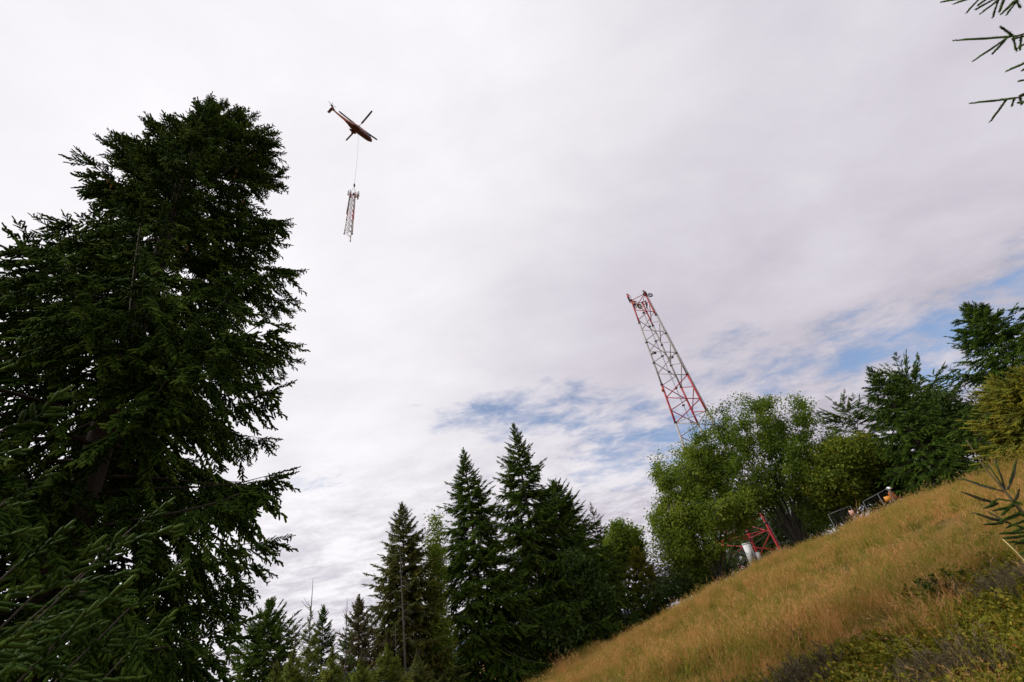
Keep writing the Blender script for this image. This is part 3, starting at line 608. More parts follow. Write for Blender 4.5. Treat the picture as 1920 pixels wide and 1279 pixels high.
BRAMBLE = leaf_mat('bramble_leaves', [(0, (.03, .06, .01)), (.6, (.075, .12, .016)), (.92, (.2, .19, .025)), (1, (.3, .12, .03))], transl=.2)
rng = np.random.default_rng(5)
GP = np.array([hit(px, py)[0][:2] for px, py in ((1475, 1279), (1525, 1240), (1610, 1205), (1720, 1180), (1820, 1145), (1920, 1095))])
gaz = np.degrees(np.arctan2(GP[:, 0], GP[:, 1])); gr = np.hypot(GP[:, 0], GP[:, 1])
def cover_limit(az): return np.interp(az, np.append(gaz, gaz[-1] + 25), np.append(gr, gr[-1] * .9))
def polar(n, r0, r1, a0, a1, power):
    r = r0 + (r1 - r0) * rng.random(n) ** power; a = np.radians(rng.uniform(a0, a1, n)); return r * np.sin(a), r * np.cos(a), r, np.degrees(a)
X, Y, Rr, Az = [np.concatenate(q) for q in zip(polar(15000, 1.2, 14, -40, 75, .62), polar(30000, 11, 34, -30, 72, .55), polar(22000, 28, 46, -22, 66, .8), polar(7000, .8, 30, -180, 180, .6))]
ok = rng.random(len(X)) < np.where((Rr < cover_limit(Az)) & (Az > 8) & (Az < 80), .34, 1); X, Y, Rr, Az = X[ok], Y[ok], Rr[ok], Az[ok]
tuss = .5 + .5 * np.sin(X * 1.9 + 1.3 * np.sin(Y * 1.1)) * np.sin(Y * 2.2 + 1.1 * np.sin(X * .8)) + .35 * np.sin(X * .55 + Y * .38)
ok = rng.random(len(X)) < np.clip(.45 + .75 * tuss, .3, 1); X, Y, Rr, Az, tuss = X[ok], Y[ok], Rr[ok], Az[ok], tuss[ok]
P = np.stack([X, Y, ground_z(X, Y)], -1); n = len(P)
gt = [blade_tuft(1, 36, .32, .16, .0024, (.25, -.1), .25).mesh('grass_tuft', GRASS), blade_tuft(2, 38, .40, .18, .0024, (.35, -.05), .45).mesh('grass_tuft', GRASS),
      blade_tuft(3, 40, .22, .2, .003, (.1, .1), .0).mesh('grass_tuft', GRASS), blade_tuft(4, 22, .5, .14, .002, (.4, -.2), .7).mesh('grass_tuft', GRASS),
      blade_tuft(5, 32, .22, .18, .005, (0, 0), .0).mesh('grass_tuft', GREENGRASS)]
pick = rng.choice(5, n, p=[.33, .27, .22, .09, .09]); pick = np.where((tuss < .35) & (rng.random(n) < .6), np.where(rng.random(n) < .5, 4, 2), pick); scl = rng.uniform(.7, 1.25, n) * np.interp(Rr, [0, 8, 20, 50], [.8, 1.0, 1.1, 1.15]) * np.clip(.85 + .35 * np.sin(X * .8 + 1.5 * np.sin(Y * .45)) * np.sin(Y * .62 + X * .2) + .2 * np.sin(X * 2.3 + Y * 1.7), .4, 1.45) * np.where(rng.random(n) < .06, 1.35, 1)
scatter('meadow_grass', 'golden dry grass covering the sloping meadow', 'grass', gt, P, np.stack([rng.normal(0, .2, n), rng.normal(0, .2, n) - .1, rng.normal(0, 1.1, n)], -1), scl, pick)

def shrublet(seed, nt, nl, h, mat_, ll, lw):
    r_ = np.random.default_rng(seed); T = Tri()
    for k in range(nt):
        a = r_.random() * 6.28; e = r_.uniform(.15, .6); d = np.array([math.cos(a) * e, math.sin(a) * e, 1]); d = d / np.linalg.norm(d); L_ = h * r_.uniform(.6, 1.1); f0 = np.append(r_.normal(0, h * .3, 2), -.02)
        tubes(T, np.array([[f0, f0 + d * L_ * .5, f0 + d * L_ + [0, 0, .01]]]), np.array([[.003, .002, .001]]), 3, .15)
        u = r_.uniform(.25, 1, nl); P_ = f0 + d * (L_ * u)[:, None]; leaves(T, P_, nrm(r_.normal(0, 1, (nl, 3)) + [0, 0, .3]), nrm(r_.normal(0, .5, (nl, 3)) + [0, 0, 1]), ll * r_.uniform(.6, 1.3, nl), lw * r_.uniform(.6, 1.3, nl), np.clip(r_.normal(.5, .22, nl), 0, 1))
    return T.mesh('shrub_tuft', mat_)
def heather(seed, nt, h):
    r_ = np.random.default_rng(seed); T = Tri()
    for k in range(nt):
        a = r_.random() * 6.28; e = r_.uniform(.2, .9); d = nrm(np.array([math.cos(a) * e - .4, math.sin(a) * e, 1])); L_ = h * r_.uniform(.6, 1.2); f0 = np.append(r_.normal(0, h * .25, 2), -.02); tn = r_.uniform(.1, .9)
        tubes(T, np.array([[f0, f0 + d * L_ * .5, f0 + d * L_]]), np.array([[.004, .003, .0015]]), 3, tn)
        m_ = 16; u = r_.uniform(.3, 1, m_); spindles(T, f0 + d * (L_ * u)[:, None], nrm(d + r_.normal(0, .45, (m_, 3))), np.full(m_, h * .16), np.full(m_, .005), np.clip(r_.normal(tn, .2, m_), 0, 1))
    return T.mesh('heather_tuft', HEATH)
X, Y, Rr, Az = polar(9000, 1.3, 14, 6, 72, .75)
nz = np.sin(X * 1.7 + 2 * np.sin(Y * .9)) * np.sin(Y * 1.3 + 1)
ok = Rr < cover_limit(Az) * (1 + .16 * nz) + .1; X, Y, Rr, Az, nz = X[ok], Y[ok], Rr[ok], Az[ok], nz[ok]; n = len(X)
hx = (np.sin(X * 2.3 - Y * 1.1) * np.sin(Y * 1.9 + X * .6 + 2)) > .55
hsel = hx & (rng.random(n) < .8); bsel = ~hsel
P = np.stack([X, Y, ground_z(X, Y)], -1)
def rz(n_): return np.stack([rng.normal(0, .1, n_), rng.normal(0, .1, n_), rng.uniform(0, 6.28, n_)], -1)
scatter('bilberry_cover', 'yellow-green bilberry shrublets covering the near corner of the meadow', 'ground cover', [shrublet(s_, 11, 20, .24, BERRY, .034, .012) for s_ in (1, 2, 3)], P[bsel], rz(bsel.sum()), rng.uniform(.7, 1.35, bsel.sum()), rng.integers(0, 3, bsel.sum()))
scatter('heather_cover', 'withered grey-brown heather among the bilberry at the bottom right', 'ground cover', [heather(s_, 12, .26) for s_ in (1, 2)], P[hsel], rz(hsel.sum()), rng.uniform(.8, 1.5, hsel.sum()), rng.integers(0, 2, hsel.sum()))

def bramble(px, py, label, seed, nst, size, mat_=BRAMBLE, lsz=.042):
    p, _ = hit(px, py); r_ = np.random.default_rng(seed); root = empty('bramble_plant', (p[0], p[1], float(ground_z(p[0], p[1])))); tag(root, label, 'plant', 'brambles in the meadow')
    TS, TL = Tri(), Tri()
    for k in range(nst):
        a = r_.random() * 6.28; L_ = size * r_.uniform(.6, 1.1); d = np.array([math.cos(a), math.sin(a), 0]); h = L_ * r_.uniform(.5, .9)
        ss_ = np.linspace(0, 1, 6); path = d[None] * (L_ * ss_)[:, None] + np.array([0, 0, 1.0]) * (h * np.sin(ss_ * 2.2))[:, None]; tubes(TS, path, .005 * (1 - .6 * ss_), 4, cap=False)
        for u in r_.uniform(.25, 1, 9):
            q = np.array([np.interp(u, ss_, path[:, c_]) for c_ in range(3)]); dd = nrm(r_.normal(0, .8, 3) + [0, 0, .3])
            for w_ in (-.7, 0, .7):
                e = nrm(dd + np.cross(dd, [0, 0, 1]) * w_); leaves(TL, (q + dd * .03)[None], e[None], nrm(r_.normal(0, .35, 3) + [0, 0, 1])[None], np.array([lsz * r_.uniform(.8, 1.5)]), np.array([lsz * .42]), np.clip(r_.normal(.45, .2, 1), 0, 1))
    tag(TS.build('stems', TWIG, root), kind='stuff'); tag(TL.build('leaves', mat_, root), kind='stuff')
bramble(1805, 1120, 'dark green bramble clump at the meadow\'s near right', 1, 16, .42)
bramble(1755, 1135, 'bramble sprig left of the dark bramble clump', 2, 7, .3)
bramble(1635, 1128, 'small green bramble sprig alone in the golden grass', 3, 6, .26)
bramble(1580, 1150, 'lowest small leafy sprig in the golden grass', 4, 5, .24)
bramble(1850, 1030, 'broad-leaved green plant below the young spruce at the right', 5, 8, .3)
bramble(1722, 1240, 'light green wide-leaved plant among the heather at the bottom edge', 6, 6, .3, BERRY, .08)
bramble(1870, 1075, 'green plant at the right edge below the pale grass stalk', 7, 9, .32)

# pale stone half hidden in the grass
p, _ = hit(1191, 1181)
bm = bmesh.new(); bmesh.ops.create_icosphere(bm, subdivisions=3, radius=.36)
for v in bm.verts: v.co = Vector((v.co.x * 1.6, v.co.y * .8, v.co.z * .75)) * (1 + .13 * math.sin(v.co.x * 9 + 2 * v.co.z * 7) * math.cos(v.co.y * 11))
me = bpy.data.meshes.new('stone'); bm.to_mesh(me); bm.free(); me.materials.append(plain('pale_stone', (.42, .38, .35), .9, scale=9))
o = link('stone', me); o.location = (p[0], p[1], float(ground_z(p[0], p[1])) + .22); o.rotation_euler = (.1, .2, -.5); tag(o, 'pale stone lying in the grass left of the rounded willow', 'stone')

# ------------------------------------------------------------------ near spruce boughs
def shoot_set(TW, TN, pairs, rng, rad, per_m, stem=.0022, tone=.5):
    P0 = np.array([a for a, b in pairs]); P1 = np.array([b for a, b in pairs]); d = P1 - P0; L = np.linalg.norm(d, axis=-1)
    mid = (P0 + P1) / 2 + np.array([0, 0, -1.0]) * (L * .03)[:, None]
    tubes(TW, np.stack([P0, mid, P1], 1), np.stack([np.full(len(L), stem * 1.4), np.full(len(L), stem), np.full(len(L), stem * .6)], 1), 4)
    clubs(TN, P0, nrm(d), L, np.full(len(L), rad * .55), np.full(len(L), tone * .7)); spindles(TN, P0, nrm(d), L * .9, np.full(len(L), rad * .5), np.full(len(L), tone * .7))
    needles(TN, P0, nrm(d), L, rad, per_m, rng, np.clip(rng.normal(tone, .12, len(L)), 0, 1))
def bough(TW, TN, S, E_, rng, nsec, l2, nk, sl, rad, per_m, hang, sag=.0, tone=.5, up_tip=.0, r0=.012):
    ss_ = np.linspace(0, 1, 9); L = np.linalg.norm(E_ - S)
    path = S[None] + (E_ - S)[None] * ss_[:, None]; path[:, 2] -= sag * L * np.sin(ss_ * math.pi); tubes(TW, path, r0 * (1 - .8 * ss_) + .002, 6)
    ax = nrm(E_ - S); lat = nrm(np.cross(ax, [0, 0, 1.0])); pairs = []
    for i_, u in enumerate(np.linspace(.22, .99, nsec)):
        q = np.array([np.interp(u, ss_, path[:, c_]) for c_ in range(3)]); sg = 1 if i_ % 2 else -1
        d2 = nrm(ax * rng.uniform(.5, .9) + lat * sg * rng.uniform(.4, .9) + np.array([0, 0, -hang * rng.uniform(.3, 1.2)])); ln = l2 * (1.25 - u) * rng.uniform(.7, 1.2) + sl * .6
        e = q + d2 * ln; pairs.append((q + (e - q) * max(0, 1 - sl / ln), e + d2 * sl * .4)); tubes(TW, np.array([[q, (q + e) / 2, e]]), np.array([[.004, .003, .002]]), 4)
        for k in range(nk):
            v = rng.uniform(.05, .95); w0 = q + (e - q) * v; rn = rng.normal(0, 1, 3); pr = nrm(np.cross(d2, rn)); pr[2] = pr[2] * .4 - hang * .5
            d3 = nrm(d2 * .9 + pr * .8); pairs.append((w0, w0 + d3 * sl * rng.uniform(.6, 1.2)))
    pairs.append((path[-2], E_ + ax * sl * .5))
    shoot_set(TW, TN, pairs, rng, rad, per_m, tone=tone)

# bright boughs in front of the great spruce, from a tree standing just outside the left edge
rng = np.random.default_rng(77)
tx, ty = 4.3 * math.sin(math.radians(-68)), 4.3 * math.cos(math.radians(-68)); tz = float(ground_z(tx, ty))
root = empty('spruce_tree', (tx, ty, tz)); tag(root, 'spruce bough with bright green shoots hanging in at the lower left corner', 'tree')
inv = np.array([tx, ty, tz])
T = Tri(); tubes(T, np.array([[0, 0, -.4], [0, 0, 1.2], [.03, 0, 2.6], [.02, .02, 4.2], [0, 0, 5.6]]), np.array([.1, .085, .065, .04, .006]), 9); T.build('trunk', BARK, root, True)
def needle_spray(seed, ln, n, sl, sw, hang):
    r_ = np.random.default_rng(seed); T = Tri(); ss_ = np.linspace(0, 1, 6); path = np.stack([ss_ * ln, .03 * np.sin(ss_ * 4), -hang * .3 * ln * ss_ ** 2], -1); tubes(T, path, .0045 * (1 - .6 * ss_), 4, .0, cap=False)
    u = np.linspace(.05, 1, n); P = np.stack([np.interp(u, ss_, path[:, k]) for k in range(3)], -1); sg = np.where(np.arange(n) % 2 == 0, 1, -1)
    D = nrm(np.stack([r_.uniform(.5, .9, n), sg * r_.uniform(.3, .9, n), -hang * r_.uniform(.1, .9, n) + r_.normal(0, .15, n)], -1)); D[-1] = (1, 0, 0.1); D = nrm(D)
    L = sl * r_.uniform(.7, 1.25, n) * (1.2 - .4 * u); tone = np.clip(.3 + .4 * u + r_.normal(0, .12, n), 0, 1)
    fingers(T, P, D, L, np.full(n, sw * .62), tone * .8); needles(T, P, D, L, sw, 900, r_, tone)
    return T.mesh('spray', None)
NEARSPR = [template('spray', needle_spray(300 + k, ln, int(ln * 46), .085, .0175, hg)) for k, (ln, hg) in enumerate(((.22, .2), (.36, .5), (.36, .9), (.52, .9)))]
LP, LD_, LS, LK = [], [], [], []; TW = Tri()
for (px, py, D, zs, nsec, l2, hang) in ((246, 992, 3.2, 1.75, 26, .5, .55), (243, 1140, 3.3, 1.35, 24, .45, .75), (28, 1062, 3.0, 1.7, 16, .3, .4), (120, 1190, 3.1, 1.2, 24, .45, .8), (230, 1235, 3.5, 1.0, 22, .45, .8), (60, 1120, 2.9, 1.5, 16, .35, .6), (160, 1075, 3.15, 1.5, 22, .45, .8), (14, 800, 3.2, 2.9, 10, .3, .35), (10, 940, 3.2, 2.3, 10, .25, .4), (60, 1250, 3.0, .8, 20, .4, .8)):
    S = np.array([0, 0, zs]); E_ = at(px, py, D) - inv; ss_ = np.linspace(0, 1, 9); path = S[None] + (E_ - S)[None] * ss_[:, None]; path[:, 2] -= .08 * np.linalg.norm(E_ - S) * np.sin(ss_ * math.pi); tubes(TW, path, .010 * (1 - .8 * ss_) + .002, 6)
    ax = nrm(E_ - S); lat = nrm(np.cross(ax, [0, 0, 1.0]))
    for i_, u in enumerate(np.linspace(.2, 1.0, nsec)):
        q = np.array([np.interp(u, ss_, path[:, c_]) for c_ in range(3)]); sg = 1 if i_ % 2 else -1
        d2 = nrm(ax * rng.uniform(.5, .9) + lat * sg * rng.uniform(.3, .9) + np.array([0, 0, -hang * rng.uniform(.2, 1.1)])) if u < .99 else ax
        LP.append(q); LD_.append(d2); LK.append(0 if u > .9 else int(rng.integers(1, 4))); LS.append(rng.uniform(.75, 1.15))
tag(TW.build('limbs', TWIG, root), kind='stuff'); LD_ = np.array(LD_); o = points('needles', np.array(LP), root); tag(o, kind='stuff')
scatter_on(o, NEARSPR, np.stack([rng.normal(0, .3, len(LP)), np.arcsin(-LD_[:, 2]), np.arctan2(LD_[:, 1], LD_[:, 0])], -1), LS, LK, SPR_FRESH)

# boughs reaching in at the upper right corner
tx, ty = 5.6 * math.sin(math.radians(79)), 5.6 * math.cos(math.radians(79)); tz = float(ground_z(tx, ty)); inv = np.array([tx, ty, tz])
root = empty('spruce_tree', (tx, ty, tz)); tag(root, 'spruce whose dark branch tips poke in at the upper right corner', 'tree')
T = Tri(); tubes(T, np.array([[0, 0, -.4], [0, 0, 2], [.05, 0, 4], [.02, .02, 6], [0, 0, 8.2]]), np.array([.14, .12, .09, .05, .008]), 9); T.build('trunk', BARK, root, True)
TW, TN = Tri(), Tri(); D0 = 3.9
def px_(a, dD=0.0): return at(a[0], a[1], D0 + dD) - inv
sets = [((1905, 68), [((1905, 68), (1787, 76)), ((1893, 68), (1824, 115)), ((1886, 74), (1861, 101)), ((1898, 66), (1876, 50)), ((1900, 70), (1906, 97)), ((1915, 70), (1912, 95)), ((1925, 66), (1898, 74)), ((1935, 75), (1905, 92))]),
        ((1905, 184), [((1905, 184), (1818, 194)), ((1888, 186), (1856, 229)), ((1902, 185), (1897, 200)), ((1912, 182), (1916, 196)), ((1930, 172), (1911, 180)), ((1925, 190), (1908, 193))]),
        ((1900, -6), [((1830, -8), (1764, 4)), ((1840, -10), (1786, 8)), ((1845, -12), (1811, 25)), ((1870, -5), (1829, 18)), ((1872, 0), (1838, 26)), ((1873, -3), (1861, 33)), ((1884, -4), (1874, 22)), ((1903, 2), (1877, 27)), ((1908, 0), (1886, 29)), ((1905, 0), (1914, 15)), ((1858, -8), (1834, 10)), ((1890, -14), (1850, -4))]),
        ((1935, 112), [((1935, 112), (1886, 134)), ((1940, 120), (1917, 132))]), ((1940, 145), [((1940, 148), (1908, 152)), ((1936, 150), (1922, 160))])]
for k, ((bx_, by_), prs) in enumerate(sets):
    dd = rng.uniform(-.15, .15); S = np.array([0, 0, at(bx_, by_, D0)[2] - tz - .35 + .1 * k]); E_ = px_((bx_, by_), dd)
    tubes(TW, np.array([S, S * .6 + E_ * .4 - [0, 0, .12], E_])[None], np.array([[.022, .013, .005]]), 6)
    shoot_set(TW, TN, [(px_(a, dd + rng.normal(0, .03)), px_(b_, dd + rng.normal(0, .06))) for a, b_ in prs], rng, .0145, 2000, stem=.003, tone=.45)
    bough(TW, TN, S, S * .35 + E_ * .65 - [0, 0, .05], rng, 8, .4, 5, .14, .016, 420, .5, tone=.4, r0=.01)
tag(TW.build('limbs', TWIG, root), kind='stuff'); tag(TN.build('needles', SPR, root), kind='stuff')

# slim young spruce at the right edge
DY = 3.2; pth = [at(x, y, DY) for x, y in ((1812, 825), (1847, 878), (1885, 922), (1901, 941), (1921, 966), (1950, 1008))]
fx, fy = pth[-1][:2]; fz = float(ground_z(fx, fy)); inv = np.array([fx, fy, fz]); root = empty('young_spruce', tuple(inv)); tag(root, 'slim young spruce with a bare leader at the right edge', 'tree', G2)
pp = np.array([q - inv for q in pth[::-1]]); pp = np.concatenate([[[0, 0, -.1], [0, 0, pp[0, 2] * .5]], pp]); T = Tri(); tubes(T, pp, np.array([.012, .011, .009, .008, .007, .0045, .0032, .0026]), 7); T.build('trunk', bark_mat('green_twig', (.05, .045, .016), (.13, .10, .04), 20), root, True)
TW, TN = Tri(), Tri()
def py_(x, y, d=0.0): return at(x, y, DY + d) - inv
bare = [((1885, 922), (1797, 895), .1), ((1871, 944), (1802, 922), -.15), ((1885, 920), (1853, 872), .08), ((1885, 920), (1865, 862), .15), ((1889, 918), (1906, 862), .1), ((1901, 941), (1911, 917), -.1), ((1892, 980), (1823, 961), -.1), ((1895, 982), (1852, 959), .1)]
for a, b_, d in bare:
    A, B = py_(*a), py_(*b_, d); Lb = np.linalg.norm(B - A); tubes(TW, np.array([[A, (A + B) / 2 - [0, 0, Lb * .06], B]]), np.array([[.004, .0034, .0025]]), 5); shoot_set(TW, TN, [(A + (B - A) * .2, B)], rng, .008, 700, tone=.4)
leafy = [((1871, 944), (1846, 953), -.15), ((1868, 938), (1858, 945), -.1), ((1900, 940), (1868, 935), .05), ((1905, 948), (1862, 958), -.1), ((1899, 945), (1878, 966), -.15), ((1915, 960), (1870, 980), -.05), ((1912, 965), (1888, 975), .1), ((1880, 981), (1845, 984), -.1), ((1925, 975), (1885, 990), 0), ((1920, 998), (1875, 1001), -.1), ((1925, 1004), (1880, 1010), -.15), ((1930, 985), (1895, 1000), .1), ((1901, 941), (1915, 945), -.2), ((1921, 966), (1905, 962), -.2), ((1930, 1010), (1900, 1022), 0), ((1935, 1020), (1890, 1016), -.1), ((1940, 1030), (1908, 1040), 0), ((1925, 960), (1935, 940), .1), ((1930, 995), (1905, 985), -.2), ((1940, 1012), (1915, 1012), .2)]
shoot_set(TW, TN, [(py_(*a), py_(*b_, d)) for a, b_, d in leafy], rng, .0115, 1100, stem=.0025, tone=.45)
for k in range(5):
    zc = pp[2, 2] * (.25 + .75 * k / 9); a = k * 2.4; Lb = .2 * (1.1 - .4 * k / 9); bough(TW, TN, np.array([0, 0, zc]), np.array([math.cos(a) * Lb, math.sin(a) * Lb, zc + .05]), rng, 7, .16, 3, .09, .013, 500, .2, r0=.006, tone=.4)
tag(TW.build('limbs', TWIG, root), kind='stuff'); tag(TN.build('needles', SPR_FRESH, root), kind='stuff')
# one pale stalk in front of it
a_, b_ = at(1880, 1011, 2.7), at(1935, 1066, 2.72); gz = float(ground_z(b_[0], b_[1])); T = Tri(); tubes(T, np.array([[b_[0], b_[1], gz], b_, (a_ + b_) / 2 + [0, 0, .01], a_]), np.array([.0035, .003, .0025, .0015]), 5)
tag(T.build('grass_stalk', plain('straw', (.6, .48, .22), .7)), 'single pale straw stalk at the right edge under the slim young spruce', 'stalk')

# cones in the great spruce and lichen on its boughs
T = Tri(); r_ = np.random.default_rng(8)
for px, py in ((345, 450), (352, 462), (335, 470), (432, 312), (444, 318), (440, 328), (478, 285), (485, 275), (470, 290), (205, 335), (210, 345), (452, 265), (440, 240), (456, 375)):
    d = ray(px, py); d = d / math.hypot(d[0], d[1]); q = d * 7.6 - np.array([BX[0], BX[1], bz]); n_ = 9; u = np.linspace(0, 1, n_)
    spindles(T, q[None] - np.array([0, 0, 1.0]) * (u * .11)[:, None], nrm(r_.normal(0, .1, (n_, 3)) + [0, 0, -1]), np.full(n_, .04), .016 * np.sin(.5 + u * 2.2), r_.random(n_))
o = T.build('cones', CONE, big); tag(o, kind='stuff')

# ------------------------------------------------------------------ lattice mast
MC = np.array([21.2, 59.1]); mz0 = float(ground_z(*MC)); MTOP = 39.7
def m_rc(z): return np.interp(z, [0, 2, 25, 40], [3.75, 3.6, 2.2, 1.36])
def m_leg(k, z):
    a = math.radians((183, -65.5, 64.5)[k]); r = m_rc(z); sh = 1.0 - .0395 * (z - 2); return np.array([MC[0] + sh + r * math.cos(a), MC[1] + r * math.sin(a), z])
mast = empty('lattice_mast', (MC[0], MC[1], mz0)); tag(mast, 'red and white lattice mast rising behind the willows', 'mast'); mo = np.array([MC[0], MC[1], mz0])
bands = [(mz0, 8.2, RED), (8.2, 19.3, WHITE), (19.3, 24.9, RED), (24.9, 35.3, WHITE), (35.3, MTOP, RED)]
def mcol(z): return [b_[2] for b_ in bands if z <= b_[1] + .01 or b_[1] == MTOP][0]
for k in range(3):
    for z0, z1, mt in bands:
        T = Tri(); zs = np.linspace(z0, z1, 4); tubes(T, np.array([m_leg(k, z) - mo for z in zs]), np.full(4, np.interp((z0 + z1) / 2, [0, 40], [.15, .115])), 10); leg = T.build('leg', mt, mast, False)
        T = Tri(); nfl = max(1, int((z1 - z0) / 2.8))
        for zf in np.linspace(z0, z1, nfl + 1)[1:]:
            c_ = m_leg(k, zf) - mo; bar(T, c_ - [0, 0, .09], c_ + [0, 0, .09], np.interp(zf, [0, 40], [.22, .18]), 10)
        tag(T.build('flanges', DARKSTEEL, leg), kind='stuff')
    T = Tri(); c_ = m_leg(k, mz0) - mo; box(T, c_ + [0, 0, .1], (1.2, 1.2, .6)); T.build('footing', CONCRETE, mast)
step = 1.86; kn = 22
hz_ = [.6 + step * k for k in range(kn)]
for la, lb, ev in ((0, 1, 0), (0, 2, 1), (1, 2, 0)):
    for k in range(kn - 1):
        if hz_[k] < mz0: continue
        a_on_low = (k % 2 == ev); A = m_leg(la if a_on_low else lb, hz_[k]) - mo; B = m_leg(lb if a_on_low else la, min(hz_[k + 1], MTOP)) - mo
        T = Tri(); bar(T, A, B, np.interp(hz_[k], [0, 40], [.07, .06]), 6); T.build('strut', mcol(hz_[k] + .9), mast)
for la, lb in ((0, 1), (0, 2), (1, 2)):
    for z in (MTOP - .1, 19.25, 8.1, 4.6): 
        T = Tri(); bar(T, m_leg(la, z) - mo, m_leg(lb, z) - mo, .055, 6); T.build('strut', mcol(z - .1), mast)
# ladder with its cables on the inside of the left rear face
T = Tri(); LD = lambda z, o_=0.0: (m_leg(0, z) * .5 + m_leg(2, z) * .5) * .82 + (m_leg(1, z)) * .18 - mo + np.array([.5 * o_, .8 * o_, 0])
for o_ in (-.22, .22):
    zs = np.linspace(mz0 + .5, MTOP - 2.2, 8); tubes(T, np.array([LD(z, o_) for z in zs]), np.full(8, .022), 4)
lad = T.build('ladder', STEEL, mast); T = Tri()
for z in np.arange(mz0 + .6, MTOP - 2.3, .4): bar(T, LD(z, -.22), LD(z, .22), .018, 4)
tag(T.build('rungs', STEEL, lad), kind='stuff'); T = Tri()
for z in np.arange(3.4, MTOP - 2, 2.6): box(T, LD(z), (.34, .34, .14))
tag(T.build('brackets', DARKSTEEL, lad), kind='stuff')
T = Tri(); zs = np.linspace(mz0 + .3, MTOP - .6, 6); tubes(T, np.array([m_leg(1, z) - mo + [.16, -.12, 0] for z in zs]), np.full(6, .055), 6); T.build('feeder_cable', STEEL, mast)
for k, z in ((0, 29.9), (2, 29.6)):
    for dx in (.18, .62):
        T = Tri(); c_ = m_leg(k, z) - mo; box(T, c_ + [dx, -.1, 0], (.34, .34, .3)); bar(T, c_ + [0, 0, -.05], c_ + [dx, -.1, -.05], .04, 5); T.build('lamp', DARKSTEEL if dx > .4 else PANELGREY, mast)
T = Tri(); c_ = m_leg(0, 24.0) - mo; bar(T, c_ + [-.2, -.1, -.15], c_ + [-.2, -.1, .2], .13, 8); T.build('lamp', J_ORANGE, mast)

# ------------------------------------------------------------------ helicopter
HUB = np.array([-40.0, 96.9, 164.0]); hd = math.atan2(.828, .56)
heli = empty('helicopter', tuple(HUB), hd); tag(heli, 'dark red helicopter carrying a lattice section on a long line', 'helicopter')
def loft(secs, n=18, pw=2.6):
    T = Tri(); rings = []
    for x, hw, zb, ztp in secs:
        a = np.arange(n) * 2 * math.pi / n; ca, sa = np.cos(a), np.sin(a)
        y = np.sign(ca) * np.abs(ca) ** (2 / pw) * hw; z = (zb + ztp) / 2 + np.sign(sa) * np.abs(sa) ** (2 / pw) * (ztp - zb) / 2
        rings.append(np.stack([np.full(n, x), y, z], -1))
    V = np.concatenate(rings); F = []
    for k in range(len(secs) - 1):
        for j in range(n): p, q = k * n + j, k * n + (j + 1) % n; F += [[p, p + n, q], [q, p + n, q + n]]
    for j in range(1, n - 1): F += [[0, j, j + 1], [(len(secs) - 1) * n, (len(secs) - 1) * n + j + 1, (len(secs) - 1) * n + j]]
    T.add(V, F); return T
body = loft([(5.75, .1, -3.1, -2.75), (5.5, .42, -3.4, -2.45), (5.0, .72, -3.6, -2.1), (4.2, .95, -3.72, -1.6), (3.0, 1.06, -3.78, -1.32), (0, 1.08, -3.78, -1.25), (-2.0, 1.06, -3.75, -1.25), (-3.2, .88, -3.45, -1.3), (-4.3, .6, -2.95, -1.35), (-6.0, .40, -2.3, -1.42), (-9.0, .27, -1.85, -1.3), (-10.0, .18, -1.7, -1.2)]).build('fuselage', HELI_SPLIT, heli, True)
loft([(3.1, .35, -1.4, -1.2), (2.6, .7, -1.42, -.85), (1.2, .85, -1.42, -.6), (-.8, .85, -1.42, -.55), (-2.4, .7, -1.42, -.75), (-3.6, .35, -1.45, -1.2)]).build('engine_cowling', HELI_L, heli, True)
for sy in (-1, 1):
    T = loft([(-.2, .05, -3.35, -3.2), (-.6, .36, -3.65, -2.85), (-1.6, .42, -3.7, -2.75), (-2.6, .3, -3.55, -2.9), (-3.1, .05, -3.3, -3.1)], 12); v = T.v[0]; v[:, 1] += 1.28 * sy; T.build('sponson', HELI, heli, True)
    T = Tri()
    for x0 in (2.9, 1.7, .5, -.7): box(T, (x0, 1.075 * sy, -2.05), (.62, .05, .5))
    tag(T.build('side_windows', GLASS, heli), kind='stuff')
    T = Tri(); bar(T, (-1.7, 1.45 * sy, -3.95), (-1.7, 1.7 * sy, -3.95), .33, 14); T.build('wheel', RUBBER, heli)
T = loft([(5.32, .5, -2.9, -2.36), (4.9, .74, -2.75, -2.0), (4.2, .97, -2.55, -1.58), (3.7, 1.02, -2.45, -1.52)], 14); T.build('windscreen', GLASS, heli, True)
T = Tri(); bar(T, (4.0, -.12, -4.0), (4.0, .12, -4.0), .24, 12); bar(T, (4.0, 0, -4.0), (4.0, 0, -3.6), .06, 8); T.build('nose_wheel', RUBBER, heli)
def slab(pts, th, axis):
    """flat plate of real thickness: outline extruded along an axis"""
    T = Tri(); P_ = np.array(pts, float); n = len(P_); ax = np.zeros(3); ax[axis] = th / 2; V = np.concatenate([P_ - ax, P_ + ax]); F = []
    for j in range(1, n - 1): F += [[0, j + 1, j], [n, n + j, n + j + 1]]
    for j in range(n): q = (j + 1) % n; F += [[j, q, j + n], [q, q + n, j + n]]
    T.add(V, F); return T
slab([(-9.0, 0, -1.5), (-10.4, 0, -1.8), (-11.6, 0, .35), (-10.9, 0, .5), (-9.9, 0, -1.15)], .22, 1).build('tail_fin', HELI, heli)
slab([(-10.2, .1, -.75), (-11.15, .1, -.75), (-11.2, 2.35, -.75), (-10.35, 2.35, -.75)], .14, 2).build('stabiliser', HELI, heli)
